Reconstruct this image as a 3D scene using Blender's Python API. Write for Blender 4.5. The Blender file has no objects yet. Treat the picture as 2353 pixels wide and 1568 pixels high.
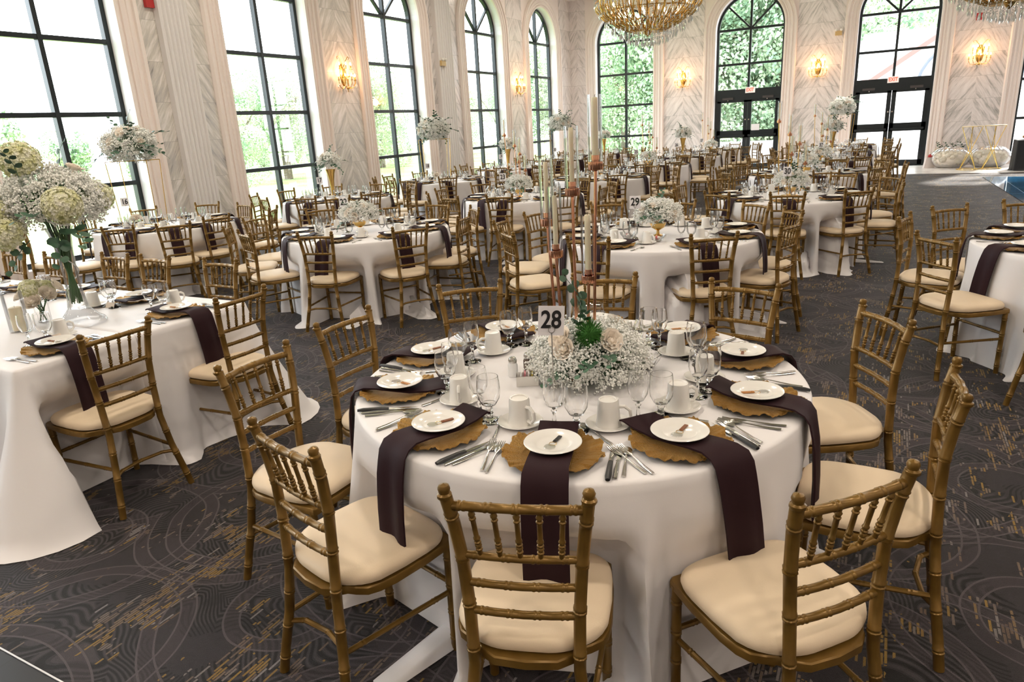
import bpy, math, random
from mathutils import Vector, Matrix
from math import sin, cos, pi, hypot, atan2, radians, degrees
random.seed(7)
D = bpy.data
SC = bpy.context.scene
COL = SC.collection

# ------------------------------------------------------------------ camera
cam = D.cameras.new('camera'); cam.lens = 1580.7 * 36 / 2353; cam.sensor_width = 36; cam.clip_end = 400
co = D.objects.new('camera', cam); COL.objects.link(co)
R_ = Vector((0.88312589, 0.46602595, -0.05393034)); U_ = Vector((-0.09278215, 0.28618607, 0.95367133)); F_ = Vector((-0.4598697, 0.83720807, -0.29597721))
co.matrix_world = Matrix(((R_.x, U_.x, -F_.x, 0), (R_.y, U_.y, -F_.y, 0), (R_.z, U_.z, -F_.z, 1.70), (0, 0, 0, 1)))
SC.camera = co
# ------------------------------------------------------------------ view, sky, sun
SC.view_settings.view_transform = 'Standard'; SC.view_settings.look = 'None'
SC.view_settings.exposure = 0.25; SC.view_settings.gamma = 1.0; SC.view_settings.use_curve_mapping = False
W = D.worlds.new('sky'); SC.world = W; W.use_nodes = True
bg = W.node_tree.nodes['Background']; bg.inputs[0].default_value = (0.86, 0.94, 1.0, 1); bg.inputs[1].default_value = 8.5
sun = D.lights.new('sun', 'SUN'); sun.energy = 11.0; sun.angle = radians(3); sun.color = (1, .95, .86)
so = D.objects.new('sun', sun); COL.objects.link(so); so.rotation_euler = Vector((-.30, -.72, -.60)).to_track_quat('-Z', 'Y').to_euler()
SC.cycles.max_bounces = 10; SC.cycles.transparent_max_bounces = 24; SC.cycles.transmission_bounces = 10
SC.cycles.glossy_bounces = 4; SC.cycles.diffuse_bounces = 5
SC.cycles.caustics_reflective = False; SC.cycles.caustics_refractive = False
SC.cycles.sample_clamp_indirect = 6; SC.cycles.use_denoising = True

# ceiling downlights (the housings are built with the ceiling)
DL = [(x, y) for y in (-3.0, 0.5, 4.0, 8.0, 13.8, 19.6) for x in (-7.8, -2.9, 2.1, 6.7)]
for x, y in DL:
    l = D.lights.new('downlight_lamp', 'AREA'); l.shape = 'DISK'; l.size = 0.5
    l.energy = 55 if y < 6 else 42; l.color = (1.0, .87, .74)
    o = D.objects.new('downlight_lamp', l); COL.objects.link(o); o.location = (x, y, 5.62)

# ------------------------------------------------------------------ helpers
def M(name, col=(.8, .8, .8), rough=.5, metal=0., spec=.5, **k):
    m = D.materials.new(name); m.use_nodes = True; b = m.node_tree.nodes['Principled BSDF']
    b.inputs['Base Color'].default_value = (*col, 1); b.inputs['Roughness'].default_value = rough
    b.inputs['Metallic'].default_value = metal; b.inputs['Specular IOR Level'].default_value = spec
    for a, v in k.items(): b.inputs[a.replace('_', ' ')].default_value = v
    return m
class NT:
    def __init__(s, m): s.m = m; s.t = m.node_tree; s.n = s.t.nodes; s.b = s.n.get('Principled BSDF')
    def new(s, ty, **k):
        n = s.n.new(ty)
        for a, v in k.items(): setattr(n, a, v)
        return n
    def ln(s, a, b): s.t.links.new(a, b)
    def math(s, op, a, b=None, c=None, clamp=False):
        n = s.new('ShaderNodeMath', operation=op, use_clamp=clamp)
        for i, v in enumerate((a, b, c)):
            if v is None: continue
            if isinstance(v, (int, float)): n.inputs[i].default_value = v
            else: s.ln(v, n.inputs[i])
        return n.outputs[0]
    def xyz(s, v): n = s.new('ShaderNodeSeparateXYZ'); s.ln(v, n.inputs[0]); return n.outputs
    def comb(s, x, y, z):
        n = s.new('ShaderNodeCombineXYZ')
        for i, v in enumerate((x, y, z)):
            if isinstance(v, (int, float)): n.inputs[i].default_value = v
            else: s.ln(v, n.inputs[i])
        return n.outputs[0]
    def obj(s): return s.new('ShaderNodeTexCoord').outputs['Object']
    def noise(s, v, sc, det=2, ro=.5): 
        n = s.new('ShaderNodeTexNoise'); s.ln(v, n.inputs['Vector']); n.inputs['Scale'].default_value = sc
        n.inputs['Detail'].default_value = det; n.inputs['Roughness'].default_value = ro; return n.outputs['Fac']
    def ramp(s, f, st):
        n = s.new('ShaderNodeValToRGB'); s.ln(f, n.inputs[0]); e = n.color_ramp.elements
        while len(e) < len(st): e.new(.5)
        for q, (p, c) in zip(e, st): q.position = p; q.color = (*c, 1)
        return n.outputs[0]
    def mix(s, f, a, b):
        n = s.new('ShaderNodeMix', data_type='RGBA')
        for i, v in ((0, f), (6, a), (7, b)):
            if isinstance(v, (int, float)): n.inputs[i].default_value = v
            elif isinstance(v, tuple): n.inputs[i].default_value = (*v, 1)
            else: s.ln(v, n.inputs[i])
        return n.outputs[2]
    def bump(s, h, st, d=.01):
        n = s.new('ShaderNodeBump'); n.inputs['Strength'].default_value = st; n.inputs['Distance'].default_value = d
        s.ln(h, n.inputs['Height']); s.ln(n.outputs[0], s.b.inputs['Normal'])

class MB:
    def __init__(s): s.v = []; s.f = []; s.mi = []; s.cur = 0
    def add(s, vs, fs):
        o = len(s.v); s.v += [tuple(p) for p in vs]; s.f += [tuple(i + o for i in f) for f in fs]; s.mi += [s.cur] * len(fs)
    def box(s, x0, x1, y0, y1, z0, z1, bev=0):
        v = [(x, y, z) for x in (x0, x1) for y in (y0, y1) for z in (z0, z1)]
        s.add(v, [(0, 1, 3, 2), (4, 6, 7, 5), (0, 4, 5, 1), (2, 3, 7, 6), (0, 2, 6, 4), (1, 5, 7, 3)])
    def tube(s, P, r, n=10, cap=True, sq=1.0):
        P = [Vector(p) for p in P]; N = len(P); rr = r if isinstance(r, (list, tuple)) else [r] * N
        t0 = (P[1] - P[0]).normalized(); a = Vector((0, 0, 1)) if abs(t0.z) < .9 else Vector((1, 0, 0))
        u = t0.cross(a).normalized(); vs = []
        for i, p in enumerate(P):
            t = ((P[min(i + 1, N - 1)] - P[max(i - 1, 0)])); t = t.normalized() if t.length > 1e-9 else t0
            u = (u - t * u.dot(t)).normalized(); w = t.cross(u)
            for k in range(n):
                an = 2 * pi * k / n; vs.append(p + u * (cos(an) * rr[i]) + w * (sin(an) * rr[i] * sq))
        fs = [(i * n + k, i * n + (k + 1) % n, (i + 1) * n + (k + 1) % n, (i + 1) * n + k) for i in range(N - 1) for k in range(n)]
        if cap: fs += [tuple(range(n))[::-1], tuple((N - 1) * n + k for k in range(n))]
        s.add(vs, fs)
    def lathe(s, prof, n=24, c=(0, 0, 0), wob=None):
        vs = []; m = len(prof)
        for j, (r, z) in enumerate(prof):
            for k in range(n):
                a = 2 * pi * k / n; q = r * (wob(a, j) if wob else 1); vs.append((c[0] + q * cos(a), c[1] + q * sin(a), c[2] + z))
        s.add(vs, [(j * n + k, j * n + (k + 1) % n, (j + 1) * n + (k + 1) % n, (j + 1) * n + k) for j in range(m - 1) for k in range(n)])
    def disc(s, r, z, n=24, c=(0, 0)):
        s.add([(c[0] + r * cos(2 * pi * k / n), c[1] + r * sin(2 * pi * k / n), z) for k in range(n)], [tuple(range(n))])
    def grid(s, fn, nu, nv, wu=False):
        vs = [fn(i / (nu if wu else nu - 1), j / (nv - 1)) for j in range(nv) for i in range(nu)]
        s.add(vs, [(j * nu + i, j * nu + (i + 1) % nu, (j + 1) * nu + (i + 1) % nu, (j + 1) * nu + i) for j in range(nv - 1) for i in range(nu if wu else nu - 1)])
    def ball(s, c, r, n=8, m=5, sc=(1, 1, 1)):
        vs = [(c[0], c[1], c[2] + r * sc[2])]
        for j in range(1, m):
            for i in range(n):
                a = 2 * pi * i / n; b = pi * j / m; vs.append((c[0] + r * sc[0] * sin(b) * cos(a), c[1] + r * sc[1] * sin(b) * sin(a), c[2] + r * sc[2] * cos(b)))
        vs.append((c[0], c[1], c[2] - r * sc[2])); L = len(vs) - 1; fs = []
        for i in range(n): fs.append((0, 1 + i, 1 + (i + 1) % n)); fs.append((L, L - n + (i + 1) % n, L - n + i))
        for j in range(m - 2):
            for i in range(n): fs.append((1 + j * n + i, 1 + (j + 1) * n + i, 1 + (j + 1) * n + (i + 1) % n, 1 + j * n + (i + 1) % n))
        s.add(vs, fs)
    def xf(s, mat, i0=0): s.v[i0:] = [tuple(mat @ Vector(p)) for p in s.v[i0:]]; return s
    def mesh(s, name, mats, smooth=True, sharp=40):
        me = D.meshes.new(name); me.from_pydata(s.v, [], s.f)
        for m in (mats if isinstance(mats, (list, tuple)) else [mats]): me.materials.append(m)
        if any(s.mi): me.polygons.foreach_set('material_index', s.mi)
        if smooth:
            me.polygons.foreach_set('use_smooth', [True] * len(s.f)); me.set_sharp_from_angle(angle=radians(sharp))
        me.update(); return me
GS, GZ = 1.0, None      # scale of the part of the place being built (1 = metres); GZ keeps table-top things on the table
def obj(name, me, parent=None, loc=None, rz=0, label=None, cat=None, group=None, kind=None, rot=None, sc=None):
    o = D.objects.new(name, me); COL.objects.link(o)
    if parent is None and GS != 1.0:
        sc = tuple(q * GS for q in (sc if isinstance(sc, tuple) else ((sc or 1.0),) * 3))
        if loc is not None: loc = (loc[0] * GS, loc[1] * GS, loc[2] * GS if GZ is None else GZ + (loc[2] - GZ) * GS)
    if loc is not None: o.location = loc
    if rot is not None: o.rotation_euler = rot
    elif rz: o.rotation_euler = (0, 0, rz)
    if sc is not None: o.scale = sc if isinstance(sc, tuple) else (sc, sc, sc)
    if parent is not None: o.parent = parent
    if label: o['label'] = label
    if cat: o['category'] = cat
    if group: o['group'] = group
    if kind: o['kind'] = kind
    return o
def struct(name, mb, mat, smooth=False, loc=None, rz=0, parent=None):
    return obj(name, mb.mesh(name, mat, smooth), parent, loc, rz, kind='structure')

# ------------------------------------------------------------------ materials
gold = M('gold_paint', (.2, .115, .027), .32, .4)
n = NT(gold); n.ln(n.ramp(n.noise(n.obj(), 14, 3), [(.3, (.155, .084, .016)), (.7, (.225, .126, .026))]), n.b.inputs['Base Color'])
cushion = M('cream_vinyl', (.74, .60, .43), .5, 0, .3)
n = NT(cushion); n.bump(n.noise(n.obj(), 260, 2), .12, .002)
cloth = M('white_satin_cloth', (.80, .775, .78), .55, 0, .35, Sheen_Weight=.15)
n = NT(cloth); n.bump(n.noise(n.obj(), 320, 1), .1, .001)
plum = M('dark_plum_satin', (.026, .0105, .0135), .6, 0, .12, Sheen_Weight=.02, Sheen_Roughness=.3)
china = M('white_china', (.80, .78, .74), .16, 0, .5)
charger_m = M('gold_leaf_charger', (.52, .30, .085), .34, .9)
n = NT(charger_m); n.bump(n.noise(n.obj(), 130, 3, .8), 1.0, .02)
steel = M('stainless_steel', (.62, .60, .57), .16, 1)
black = M('black_plastic', (.015, .015, .016), .35)
leather = M('brown_leather', (.20, .065, .022), .5)
glass = M('clear_glass', (1, 1, 1), .0, 0, .5, Transmission_Weight=1.0, IOR=1.45)
def thin(name, tint, k=1.0, rough=.01):
    m = D.materials.new(name); m.use_nodes = True; t = NT(m); t.n.remove(t.b); out = t.n['Material Output']
    tr = t.new('ShaderNodeBsdfTransparent'); gl = t.new('ShaderNodeBsdfGlossy'); gl.inputs['Roughness'].default_value = rough
    lw = t.new('ShaderNodeLayerWeight'); lw.inputs['Blend'].default_value = .35
    t.ln(t.mix(t.math('POWER', lw.outputs['Facing'], 2.5), (1, 1, 1), tint), tr.inputs[0])
    fr = t.new('ShaderNodeFresnel'); fr.inputs[0].default_value = 1.45
    mx = t.new('ShaderNodeMixShader'); t.ln(t.math('MULTIPLY', fr.outputs[0], k, clamp=True), mx.inputs[0])
    t.ln(tr.outputs[0], mx.inputs[1]); t.ln(gl.outputs[0], mx.inputs[2]); t.ln(mx.outputs[0], out.inputs[0]); return m
tglass = thin('thin_drinking_glass', (.80, .82, .83), .62)
pane_m = thin('window_pane', (.8, .85, .87), .35)
copper = M('rose_gold_metal', (.72, .36, .22), .14, 1)
brass = M('polished_gold_metal', (.72, .46, .14), .22, 1)
wax = M('ivory_wax', (.80, .74, .54), .5, 0, .3, Subsurface_Weight=.15)
bloom = M('babys_breath_blossom', (.88, .88, .84), .8, 0, .2)
petal = M('cream_petal', (.93, .86, .77), .7, 0, .2)
hyd = M('hydrangea_petal', (.70, .68, .42), .8, 0, .2)
n = NT(hyd); n.ln(n.ramp(n.noise(n.obj(), 30, 2), [(.35, (.70, .70, .36)), (.65, (.90, .89, .76))]), n.b.inputs['Base Color'])
leafm = M('eucalyptus_leaf', (.035, .10, .055), .5)
n = NT(leafm); n.ln(n.ramp(n.noise(n.obj(), 25, 2), [(.3, (.015, .055, .03)), (.7, (.06, .15, .08))]), n.b.inputs['Base Color'])
stem_m = M('green_stem', (.05, .13, .04), .6)
moss = M('green_trick_dianthus', (.03, .14, .012), .8)
card = M('white_card', (.85, .83, .86), .6)
ink = M('black_ink', (.01, .01, .012), .5)
red = M('red_plastic', (.45, .02, .02), .35)
exit_red = M('exit_red', (.95, .12, .06), .5, 0, .3, Emission_Color=(1, .15, .08, 1), Emission_Strength=.6)
frame_m = M('dark_bronze_frame', (.012, .017, .020), .32, .2)
cream = M('cream_plaster', (.86, .77, .725), .6, 0, .3)
reveal_m = M('white_plaster', (.86, .84, .84), .6, 0, .3)
ceil_m = M('ceiling_plaster', (.80, .75, .70), .8)
bulb = M('warm_bulb', (1, .8, .5), .4, 0, .5, Emission_Color=(1, .62, .30, 1), Emission_Strength=14.)
dlm = M('downlight_lens', (1, .9, .8), .4, 0, .5, Emission_Color=(1, .85, .68, 1), Emission_Strength=8.)
crystal = M('cut_crystal', (1, 1, 1), .02, 0, .5, Transmission_Weight=.55, IOR=1.55)
black_cloth = M('black_tablecloth', (.012, .013, .017), .7)

def marble(name, pink):
    m = M(name, (.7, .7, .7), .22, 0, .5); t = NT(m); x, y, z = t.xyz(t.obj())
    row = t.math('FLOOR', t.math('DIVIDE', z, .62)); ax = t.math('ABSOLUTE', x)
    a = t.math('ADD', t.math('MULTIPLY', ax, .84), t.math('MULTIPLY', z, .54))
    b = t.math('SUBTRACT', t.math('MULTIPLY', z, .84), t.math('MULTIPLY', ax, .54))
    side = t.math('MULTIPLY', t.math('SIGN', x), 3.1)
    wv = t.noise(t.comb(t.math('MULTIPLY', a, 2.2), t.math('MULTIPLY', b, 1.6), t.math('ADD', side, row)), 1, 2)
    aa = t.math('ADD', a, t.math('MULTIPLY', wv, .12))
    v = t.comb(t.math('MULTIPLY', aa, 15), t.math('MULTIPLY', b, 1.5), t.math('ADD', t.math('MULTIPLY', row, 5.3), side))
    f = t.noise(v, 1.0, 6, .72); g = t.noise(t.comb(t.math('MULTIPLY', a, 3), b, row), 1.3, 2)
    f2 = t.math('ADD', t.math('MULTIPLY', f, .8), t.math('MULTIPLY', g, .25))
    c = t.ramp(f2, [(.34, (.28, .27, .26)), (.44, (.52, .49, .47)), (.52, pink), (.66, (.86, .81, .79))])
    fr = t.math('FRACT', t.math('DIVIDE', z, .62)); jn = t.math('LESS_THAN', fr, .008)
    t.ln(t.mix(jn, c, (.4, .37, .35)), t.b.inputs['Base Color']); return m
marb = marble('bookmatched_marble', (.74, .68, .66)); marb_g = marble('grey_marble', (.62, .585, .53))

# carpet
car = M('patterned_carpet', (.05, .045, .05), .6, 0, .22, Sheen_Weight=.08, Sheen_Roughness=.3)
t = NT(car); P = t.obj(); x, y, z = t.xyz(P)
def rings(px, py, sx, sy, R):
    u = t.math('SUBTRACT', t.math('FRACT', t.math('DIVIDE', t.math('ADD', x, px), sx)), .5)
    v = t.math('SUBTRACT', t.math('FRACT', t.math('DIVIDE', t.math('ADD', y, py), sy)), .5)
    u = t.math('MULTIPLY', u, sx); v = t.math('MULTIPLY', v, sy)
    return t.math('SQRT', t.math('ADD', t.math('MULTIPLY', u, u), t.math('MULTIPLY', v, v)))
warp = t.noise(P, 1.3, 2)
def wd(d, k): return t.math('ADD', d, t.math('MULTIPLY', warp, k))
d1 = wd(rings(0, 0, 1.30, 1.05, 0), .14); d2 = wd(rings(.65, .52, 1.30, 1.05, 0), .14); d3 = wd(rings(.25, .3, .95, 1.6, 0), .1)
def band(d, r, w): return t.math('LESS_THAN', t.math('ABSOLUTE', t.math('SUBTRACT', d, r)), w)
bands = None; edges = None
for d, r in ((d1, .60), (d2, .52), (d3, .62), (d1, .30)):
    b = band(d, r, .026); e = t.math('SUBTRACT', band(d, r, .034), b)
    bands = b if bands is None else t.math('MAXIMUM', bands, b); edges = e if edges is None else t.math('MAXIMUM', edges, e)
vo = t.new('ShaderNodeTexVoronoi', feature='F1', distance='MINKOWSKI'); vo.inputs['Scale'].default_value = 2.1; vo.inputs['Randomness'].default_value = .75; vo.inputs['Exponent'].default_value = 1.35
wp = t.new('ShaderNodeVectorMath', operation='ADD'); t.ln(P, wp.inputs[0]); nn = t.new('ShaderNodeTexNoise'); nn.inputs['Scale'].default_value = 1.1; t.ln(P, nn.inputs['Vector']); t.ln(nn.outputs['Color'], wp.inputs[1]); t.ln(wp.outputs[0], vo.inputs['Vector'])
ringf = t.math('SINE', t.math('MULTIPLY', vo.outputs['Distance'], 115)); mask = t.noise(P, 2.6, 1)
dk = t.math('MULTIPLY', t.math('GREATER_THAN', ringf, .25), t.math('GREATER_THAN', mask, .42))
lt = t.math('MULTIPLY', t.math('LESS_THAN', ringf, -.55), t.math('GREATER_THAN', mask, .47))
# woven dashes run along the room
rowf = t.math('DIVIDE', x, .0125); row = t.math('FLOOR', rowf)
wn = t.new('ShaderNodeTexWhiteNoise', noise_dimensions='1D'); t.ln(row, wn.inputs['W'])
cellf = t.math('ADD', t.math('DIVIDE', y, .07), t.math('MULTIPLY', wn.outputs[0], 7.0)); cell = t.math('FLOOR', cellf)
w2 = t.new('ShaderNodeTexWhiteNoise', noise_dimensions='2D'); t.ln(t.comb(row, cell, 0), w2.inputs['Vector'])
reg = t.noise(P, 3.4, 3, .62)
dash = t.math('LESS_THAN', w2.outputs[0], t.math('MULTIPLY', t.math('SUBTRACT', reg, .49, clamp=True), 4.2))
dash = t.math('MULTIPLY', dash, t.math('GREATER_THAN', t.math('FRACT', rowf), .3))
dash = t.math('MULTIPLY', dash, t.math('GREATER_THAN', t.math('FRACT', cellf), .1))
w3 = t.new('ShaderNodeTexWhiteNoise', noise_dimensions='2D'); t.ln(t.comb(t.math('FLOOR', t.math('DIVIDE', cellf, 3)), t.math('FLOOR', t.math('DIVIDE', rowf, 4)), 0), w3.inputs['Vector'])
dcol = t.ramp(w3.outputs[0], [(0, (.36, .22, .05)), (.35, (.30, .18, .05)), (.55, (.22, .17, .15)), (.75, (.17, .11, .07)), (1, (.30, .28, .28))])
tuft = t.noise(P, 380, 2, .6); base = t.mix(t.noise(P, 50, 4, .8), (.022, .018, .021), (.060, .050, .057))
c = t.mix(t.math('MULTIPLY', lt, .35), base, (.12, .105, .11)); c = t.mix(t.math('MULTIPLY', dk, .85), c, (.008, .008, .008)); c = t.mix(t.math('MULTIPLY', bands, .5), c, (.075, .058, .066)); c = t.mix(dash, c, dcol); c = t.mix(t.math('MULTIPLY', edges, .8), c, (.15, .125, .135))
tm = t.new('ShaderNodeMix', data_type='RGBA', blend_type='MULTIPLY'); tm.inputs[0].default_value = .8; t.ln(c, tm.inputs[6]); t.ln(t.ramp(tuft, [(.3, (.22, .22, .22)), (.7, (1.12, 1.12, 1.12))]), tm.inputs[7]); t.ln(tm.outputs[2], t.b.inputs['Base Color'])
t.bump(t.math('ADD', tuft, t.math('MULTIPLY', dk, -.8)), .8, .006)
GS, GZ = .955, None
# ------------------------------------------------------------------ room shell
XL, YB, CZ = -10.6, 24.9, 5.95
W2, SPR, ROW = 1.0635, 4.43, 1.057
LW = [-2.2, 2.05, 6.28, 10.38, 14.32, 18.60, 22.52]        # window centres along the left wall
BWN = [-8.56, -4.34, -0.12, 4.10, 8.32]                     # along the far wall
def outline(c, w, z0, n=28):
    P = [(c - w, z0, -1, 0), (c - w, SPR, -1, 0)]
    P += [(c + w * cos(a), SPR + w * sin(a), cos(a), sin(a)) for a in [pi - pi * k / n for k in range(1, n)]]
    return P + [(c + w, SPR, 1, 0), (c + w, z0, 1, 0)]
def sweep(mb, O, prof, dark=None):
    m = len(prof); vs = [(x + nx * o, d, z + nz * o) for x, z, nx, nz in O for o, d in prof]
    mb.add(vs, [(i * m + j, i * m + j + 1, (i + 1) * m + j + 1, (i + 1) * m + j) for i in range(len(O) - 1) for j in range(m - 1)])
def wall_face(cs, u0, u1, doors=()):
    mb = MB(); last = u0
    for i, c in enumerate(cs):
        z0 = 0 if i in doors else .2
        mb.add([(last, 0, 0), (c - W2, 0, 0), (c - W2, 0, CZ), (last, 0, CZ)], [(0, 1, 2, 3)])
        if z0: mb.add([(c - W2, 0, 0), (c + W2, 0, 0), (c + W2, 0, z0), (c - W2, 0, z0)], [(0, 1, 2, 3)])
        A = outline(c, W2, z0)[1:-1]
        for p, q in zip(A, A[1:]): mb.add([(p[0], 0, p[1]), (q[0], 0, q[1]), (q[0], 0, CZ), (p[0], 0, CZ)], [(0, 1, 2, 3)])
        mb.cur = 1; sweep(mb, outline(c, W2, z0), [(0, 0), (0, .34)])
        if z0: mb.add([(c - W2, 0, z0), (c + W2, 0, z0), (c + W2, .34, z0), (c - W2, .34, z0)], [(0, 1, 2, 3)])
        mb.cur = 0; last = c + W2
    mb.add([(last, 0, 0), (u1, 0, 0), (u1, 0, CZ), (last, 0, CZ)], [(0, 1, 2, 3)]); return mb
LEFT = dict(loc=(XL, 0, 0), rz=pi / 2); BACK = dict(loc=(0, YB, 0), rz=0)
struct('wall_left', wall_face(LW, -6, YB), [cream, reveal_m], **LEFT)
struct('wall_back', wall_face(BWN, XL, 11, (1, 2)), [cream, reveal_m], **BACK)
mb = MB(); mb.box(11, 11.15, -6, YB, 0, CZ); struct('wall_right', mb, cream)
mb = MB(); mb.box(XL, 11, -6.15, -6, 0, CZ); struct('wall_front', mb, cream)
mb = MB(); mb.box(XL - .4, 11, -6, YB + .4, CZ, CZ + .15); struct('ceiling', mb, ceil_m)
ARCH = [(0, .002), (0, -.05), (.035, -.062), (.06, -.062), (.07, -.035), (.10, -.03), (.11, -.055), (.15, -.06), (.16, -.04), (.21, -.045), (.22, -.065), (.27, -.07), (.28, -.045), (.32, -.045), (.335, -.085), (.40, -.085), (.43, -.03), (.43, .002)]
ARCH = [(o * .885, d) for o, d in ARCH]
FR = [(0, .20), (-.075, .20), (-.075, .30), (0, .30)]
def trim(k, cs, where):
    for i, c in enumerate(cs):
        mb = MB(); sweep(mb, outline(c, W2, 0), ARCH); struct('trim_%d' % (k + i), mb, cream, False, **where)
trim(1, LW, LEFT); trim(8, BWN, BACK)
def bars(mb, c, zb, rows):
    mb.box(c - .035, c + .035, .20, .30, zb, SPR + W2 - .03)
    for z in rows: mb.box(c - W2, c + W2, .205, .295, z - .035, z + .035)
    for s in (-1, 1):
        a = pi / 2 - s * .80; L = W2 - .02; dx, dz = cos(a), sin(a); px, pz = -dz * .028, dx * .028
        v = [(c + dx * t_ + px * q, y_, SPR + dz * t_ + pz * q) for t_ in (.02, L) for q in (-1, 1) for y_ in (.215, .285)]
        mb.add(v, [(0, 1, 3, 2), (4, 6, 7, 5), (0, 4, 5, 1), (2, 3, 7, 6), (0, 2, 6, 4), (1, 5, 7, 3)])
def pane_mesh(c, z0, w=W2 - .06, d=.25):
    O = outline(c, w, z0); mb = MB(); mb.add([(p[0], d, p[1]) for p in O], [tuple(range(len(O)))]); return mb
def window(k, c, where):
    mb = MB(); O = outline(c, W2, .2); sweep(mb, O, FR); mb.box(c - W2, c + W2, .20, .30, .2, .28)
    bars(mb, c, .2, (SPR, SPR - ROW, SPR - 2 * ROW, SPR - 3 * ROW))
    f = struct('window_%d' % k, mb, frame_m, **where)
    obj('pane', pane_mesh(c, .25).mesh('pane', pane_m, False), f)
for i, c in enumerate(LW): window(1 + i, c, LEFT)
for j, i in enumerate((0, 3, 4)): window(8 + j, BWN[i], BACK)
def door(k, c):
    mb = MB(); sweep(mb, outline(c, W2, 0), FR); bars(mb, c, 2.59, (SPR, SPR - ROW)); mb.box(c - W2, c + W2, .19, .31, 2.24, 2.59)
    mb.box(c - W2, c + W2, .15, .35, -.01, .03)
    f = struct('door_%d' % k, mb, frame_m, **BACK)
    obj('pane', pane_mesh(c, 2.5).mesh('pane', pane_m, False), f)
    for s in (-1, 1):
        lf = MB(); x0, x1 = (c - W2 + .07, c - .005) if s < 0 else (c + .005, c + W2 - .07)
        for a, b, e, g in ((x0, x0 + .12, .03, 2.24), (x1 - .12, x1, .03, 2.24), (x0, x1, .03, .18), (x0, x1, 1.04, 1.28), (x0, x1, 2.18, 2.24)): lf.box(a, b, .21, .29, e, g)
        L = obj('door_leaf', lf.mesh('door_leaf', frame_m, False), f)
        gp = MB(); gp.add([(x0 + .1, .25, .15), (x1 - .1, .25, .15), (x1 - .1, .25, 2.2), (x0 + .1, .25, 2.2)], [(0, 1, 2, 3)])
        obj('pane', gp.mesh('pane', pane_m, False), L)
        h = MB(); hx = c + s * .055; h.box(hx - .018, hx + .018, .195, .21, 1.60, 1.64); obj('lock_cylinder', h.mesh('lock_cylinder', steel), L)
        pb = MB(); pb.box(x0 + .05, x1 - .05, .13, .155, 1.08, 1.13); pb.box(x0 + .06, x0 + .1, .15, .21, 1.07, 1.14); pb.box(x1 - .1, x1 - .06, .15, .21, 1.07, 1.14)
        obj('push_bar', pb.mesh('push_bar', frame_m, False), L)
        cl = MB(); cx = c + s * (W2 - .42); cl.box(cx - .17, cx + .17, .13, .19, 2.27, 2.34); obj('door_closer', cl.mesh('door_closer', M('closer_bronze', (.06, .05, .05), .4), False), f)
        am = MB(); am.box(cx - s * .02 - .012, cx - s * .02 + .012, .10, .20, 2.23, 2.26); obj('closer_arm', am.mesh('closer_arm', steel, False), f)
door(1, BWN[1]); door(2, BWN[2])
# marble piers between the openings
def pier(k, u0, u1, where, m):
    mb = MB(); c = (u0 + u1) / 2; h = (u1 - u0) / 2
    mb.box(-h, h, -.012, 0, 0, CZ)
    l = where['loc']; off = (0, c, 0) if where is LEFT else (c, 0, 0)
    return obj('trim_%d' % k, mb.mesh('pier', m, False), None, (l[0] + off[0], l[1] + off[1], 0), where['rz'], kind='structure')
k = 20; A = W2 + .38
for a, b in zip(LW, LW[1:]): pier(k, a + A, b - A, LEFT, marb_g if k in (22, 23) else marb); k += 1
pier(k, LW[-1] + A, YB, LEFT, marb); k += 1
pier(k, XL, BWN[0] - A, BACK, marb); k += 1
for a, b in zip(BWN, BWN[1:]): pier(k, a + A, b - A, BACK, marb); k += 1
pil_m = M('shaded_white_plaster', (.76, .73, .72), .55, 0, .3)  # white plaster greyed, so the pilasters' shade sits in the colour
# big fluted pilasters
for k2, yc in ((40, 8.30), (41, 16.35), (42, -.1)):
    w = .27 if k2 == 40 else .35; mb = MB(); pr = [(-w, 0), (-w, -.13)]; nfl = 6
    for i in range(nfl):
        a = -w + .03 + i * (2 * w - .06) / nfl; s = (2 * w - .06) / nfl
        pr += [(a, -.15), (a + s * .15, -.15), (a + s * .3, -.125), (a + s * .6, -.12), (a + s * .85, -.15)]
    pr += [(w, -.13), (w, 0)]
    mb.add([(x, d, z) for z in (0, CZ) for x, d in pr], [(i, i + 1, i + 1 + len(pr), i + len(pr)) for i in range(len(pr) - 1)])
    obj('trim_%d' % k2, mb.mesh('pilaster', pil_m, False), None, (XL, yc, 0), pi / 2, kind='structure')
# floors
mb = MB(); mb.box(XL - .34, 11, .95, 21.9, -.1, 0); obj('floor', mb.mesh('floor', car, False), kind='structure')
tile = M('black_floor_tile', (.012, .013, .016), .3); t = NT(tile); x, y, z = t.xyz(t.obj())
g_ = t.math('MAXIMUM', t.math('LESS_THAN', t.math('FRACT', t.math('DIVIDE', t.math('ADD', x, .3), .6)), .008), t.math('LESS_THAN', t.math('FRACT', t.math('DIVIDE', y, .6)), .008))
t.ln(t.mix(g_, (.008, .009, .012), (.002, .002, .003)), t.b.inputs['Base Color'])
mb = MB(); mb.box(XL, 11, -6, .94, -.1, 0); obj('floor', mb.mesh('floor_tile', tile, False), kind='structure')
mb = MB(); mb.box(XL, 11, .943, .949, -.1, .003); obj('trim_50', mb.mesh('edge_strip', M('aluminium_strip', (.75, .75, .75), .3, .8), False), kind='structure')
fm = M('white_marble_floor', (.8, .79, .77), .3); t = NT(fm)
t.ln(t.ramp(t.noise(t.obj(), 1.4, 5, .7), [(.35, (.5, .48, .46)), (.5, (.82, .80, .78)), (.7, (.86, .85, .84))]), t.b.inputs['Base Color'])
mb = MB(); mb.box(XL, 11, 21.9, YB + .4, -.1, .0); obj('floor', mb.mesh('floor_marble', fm, False), kind='structure')
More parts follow.
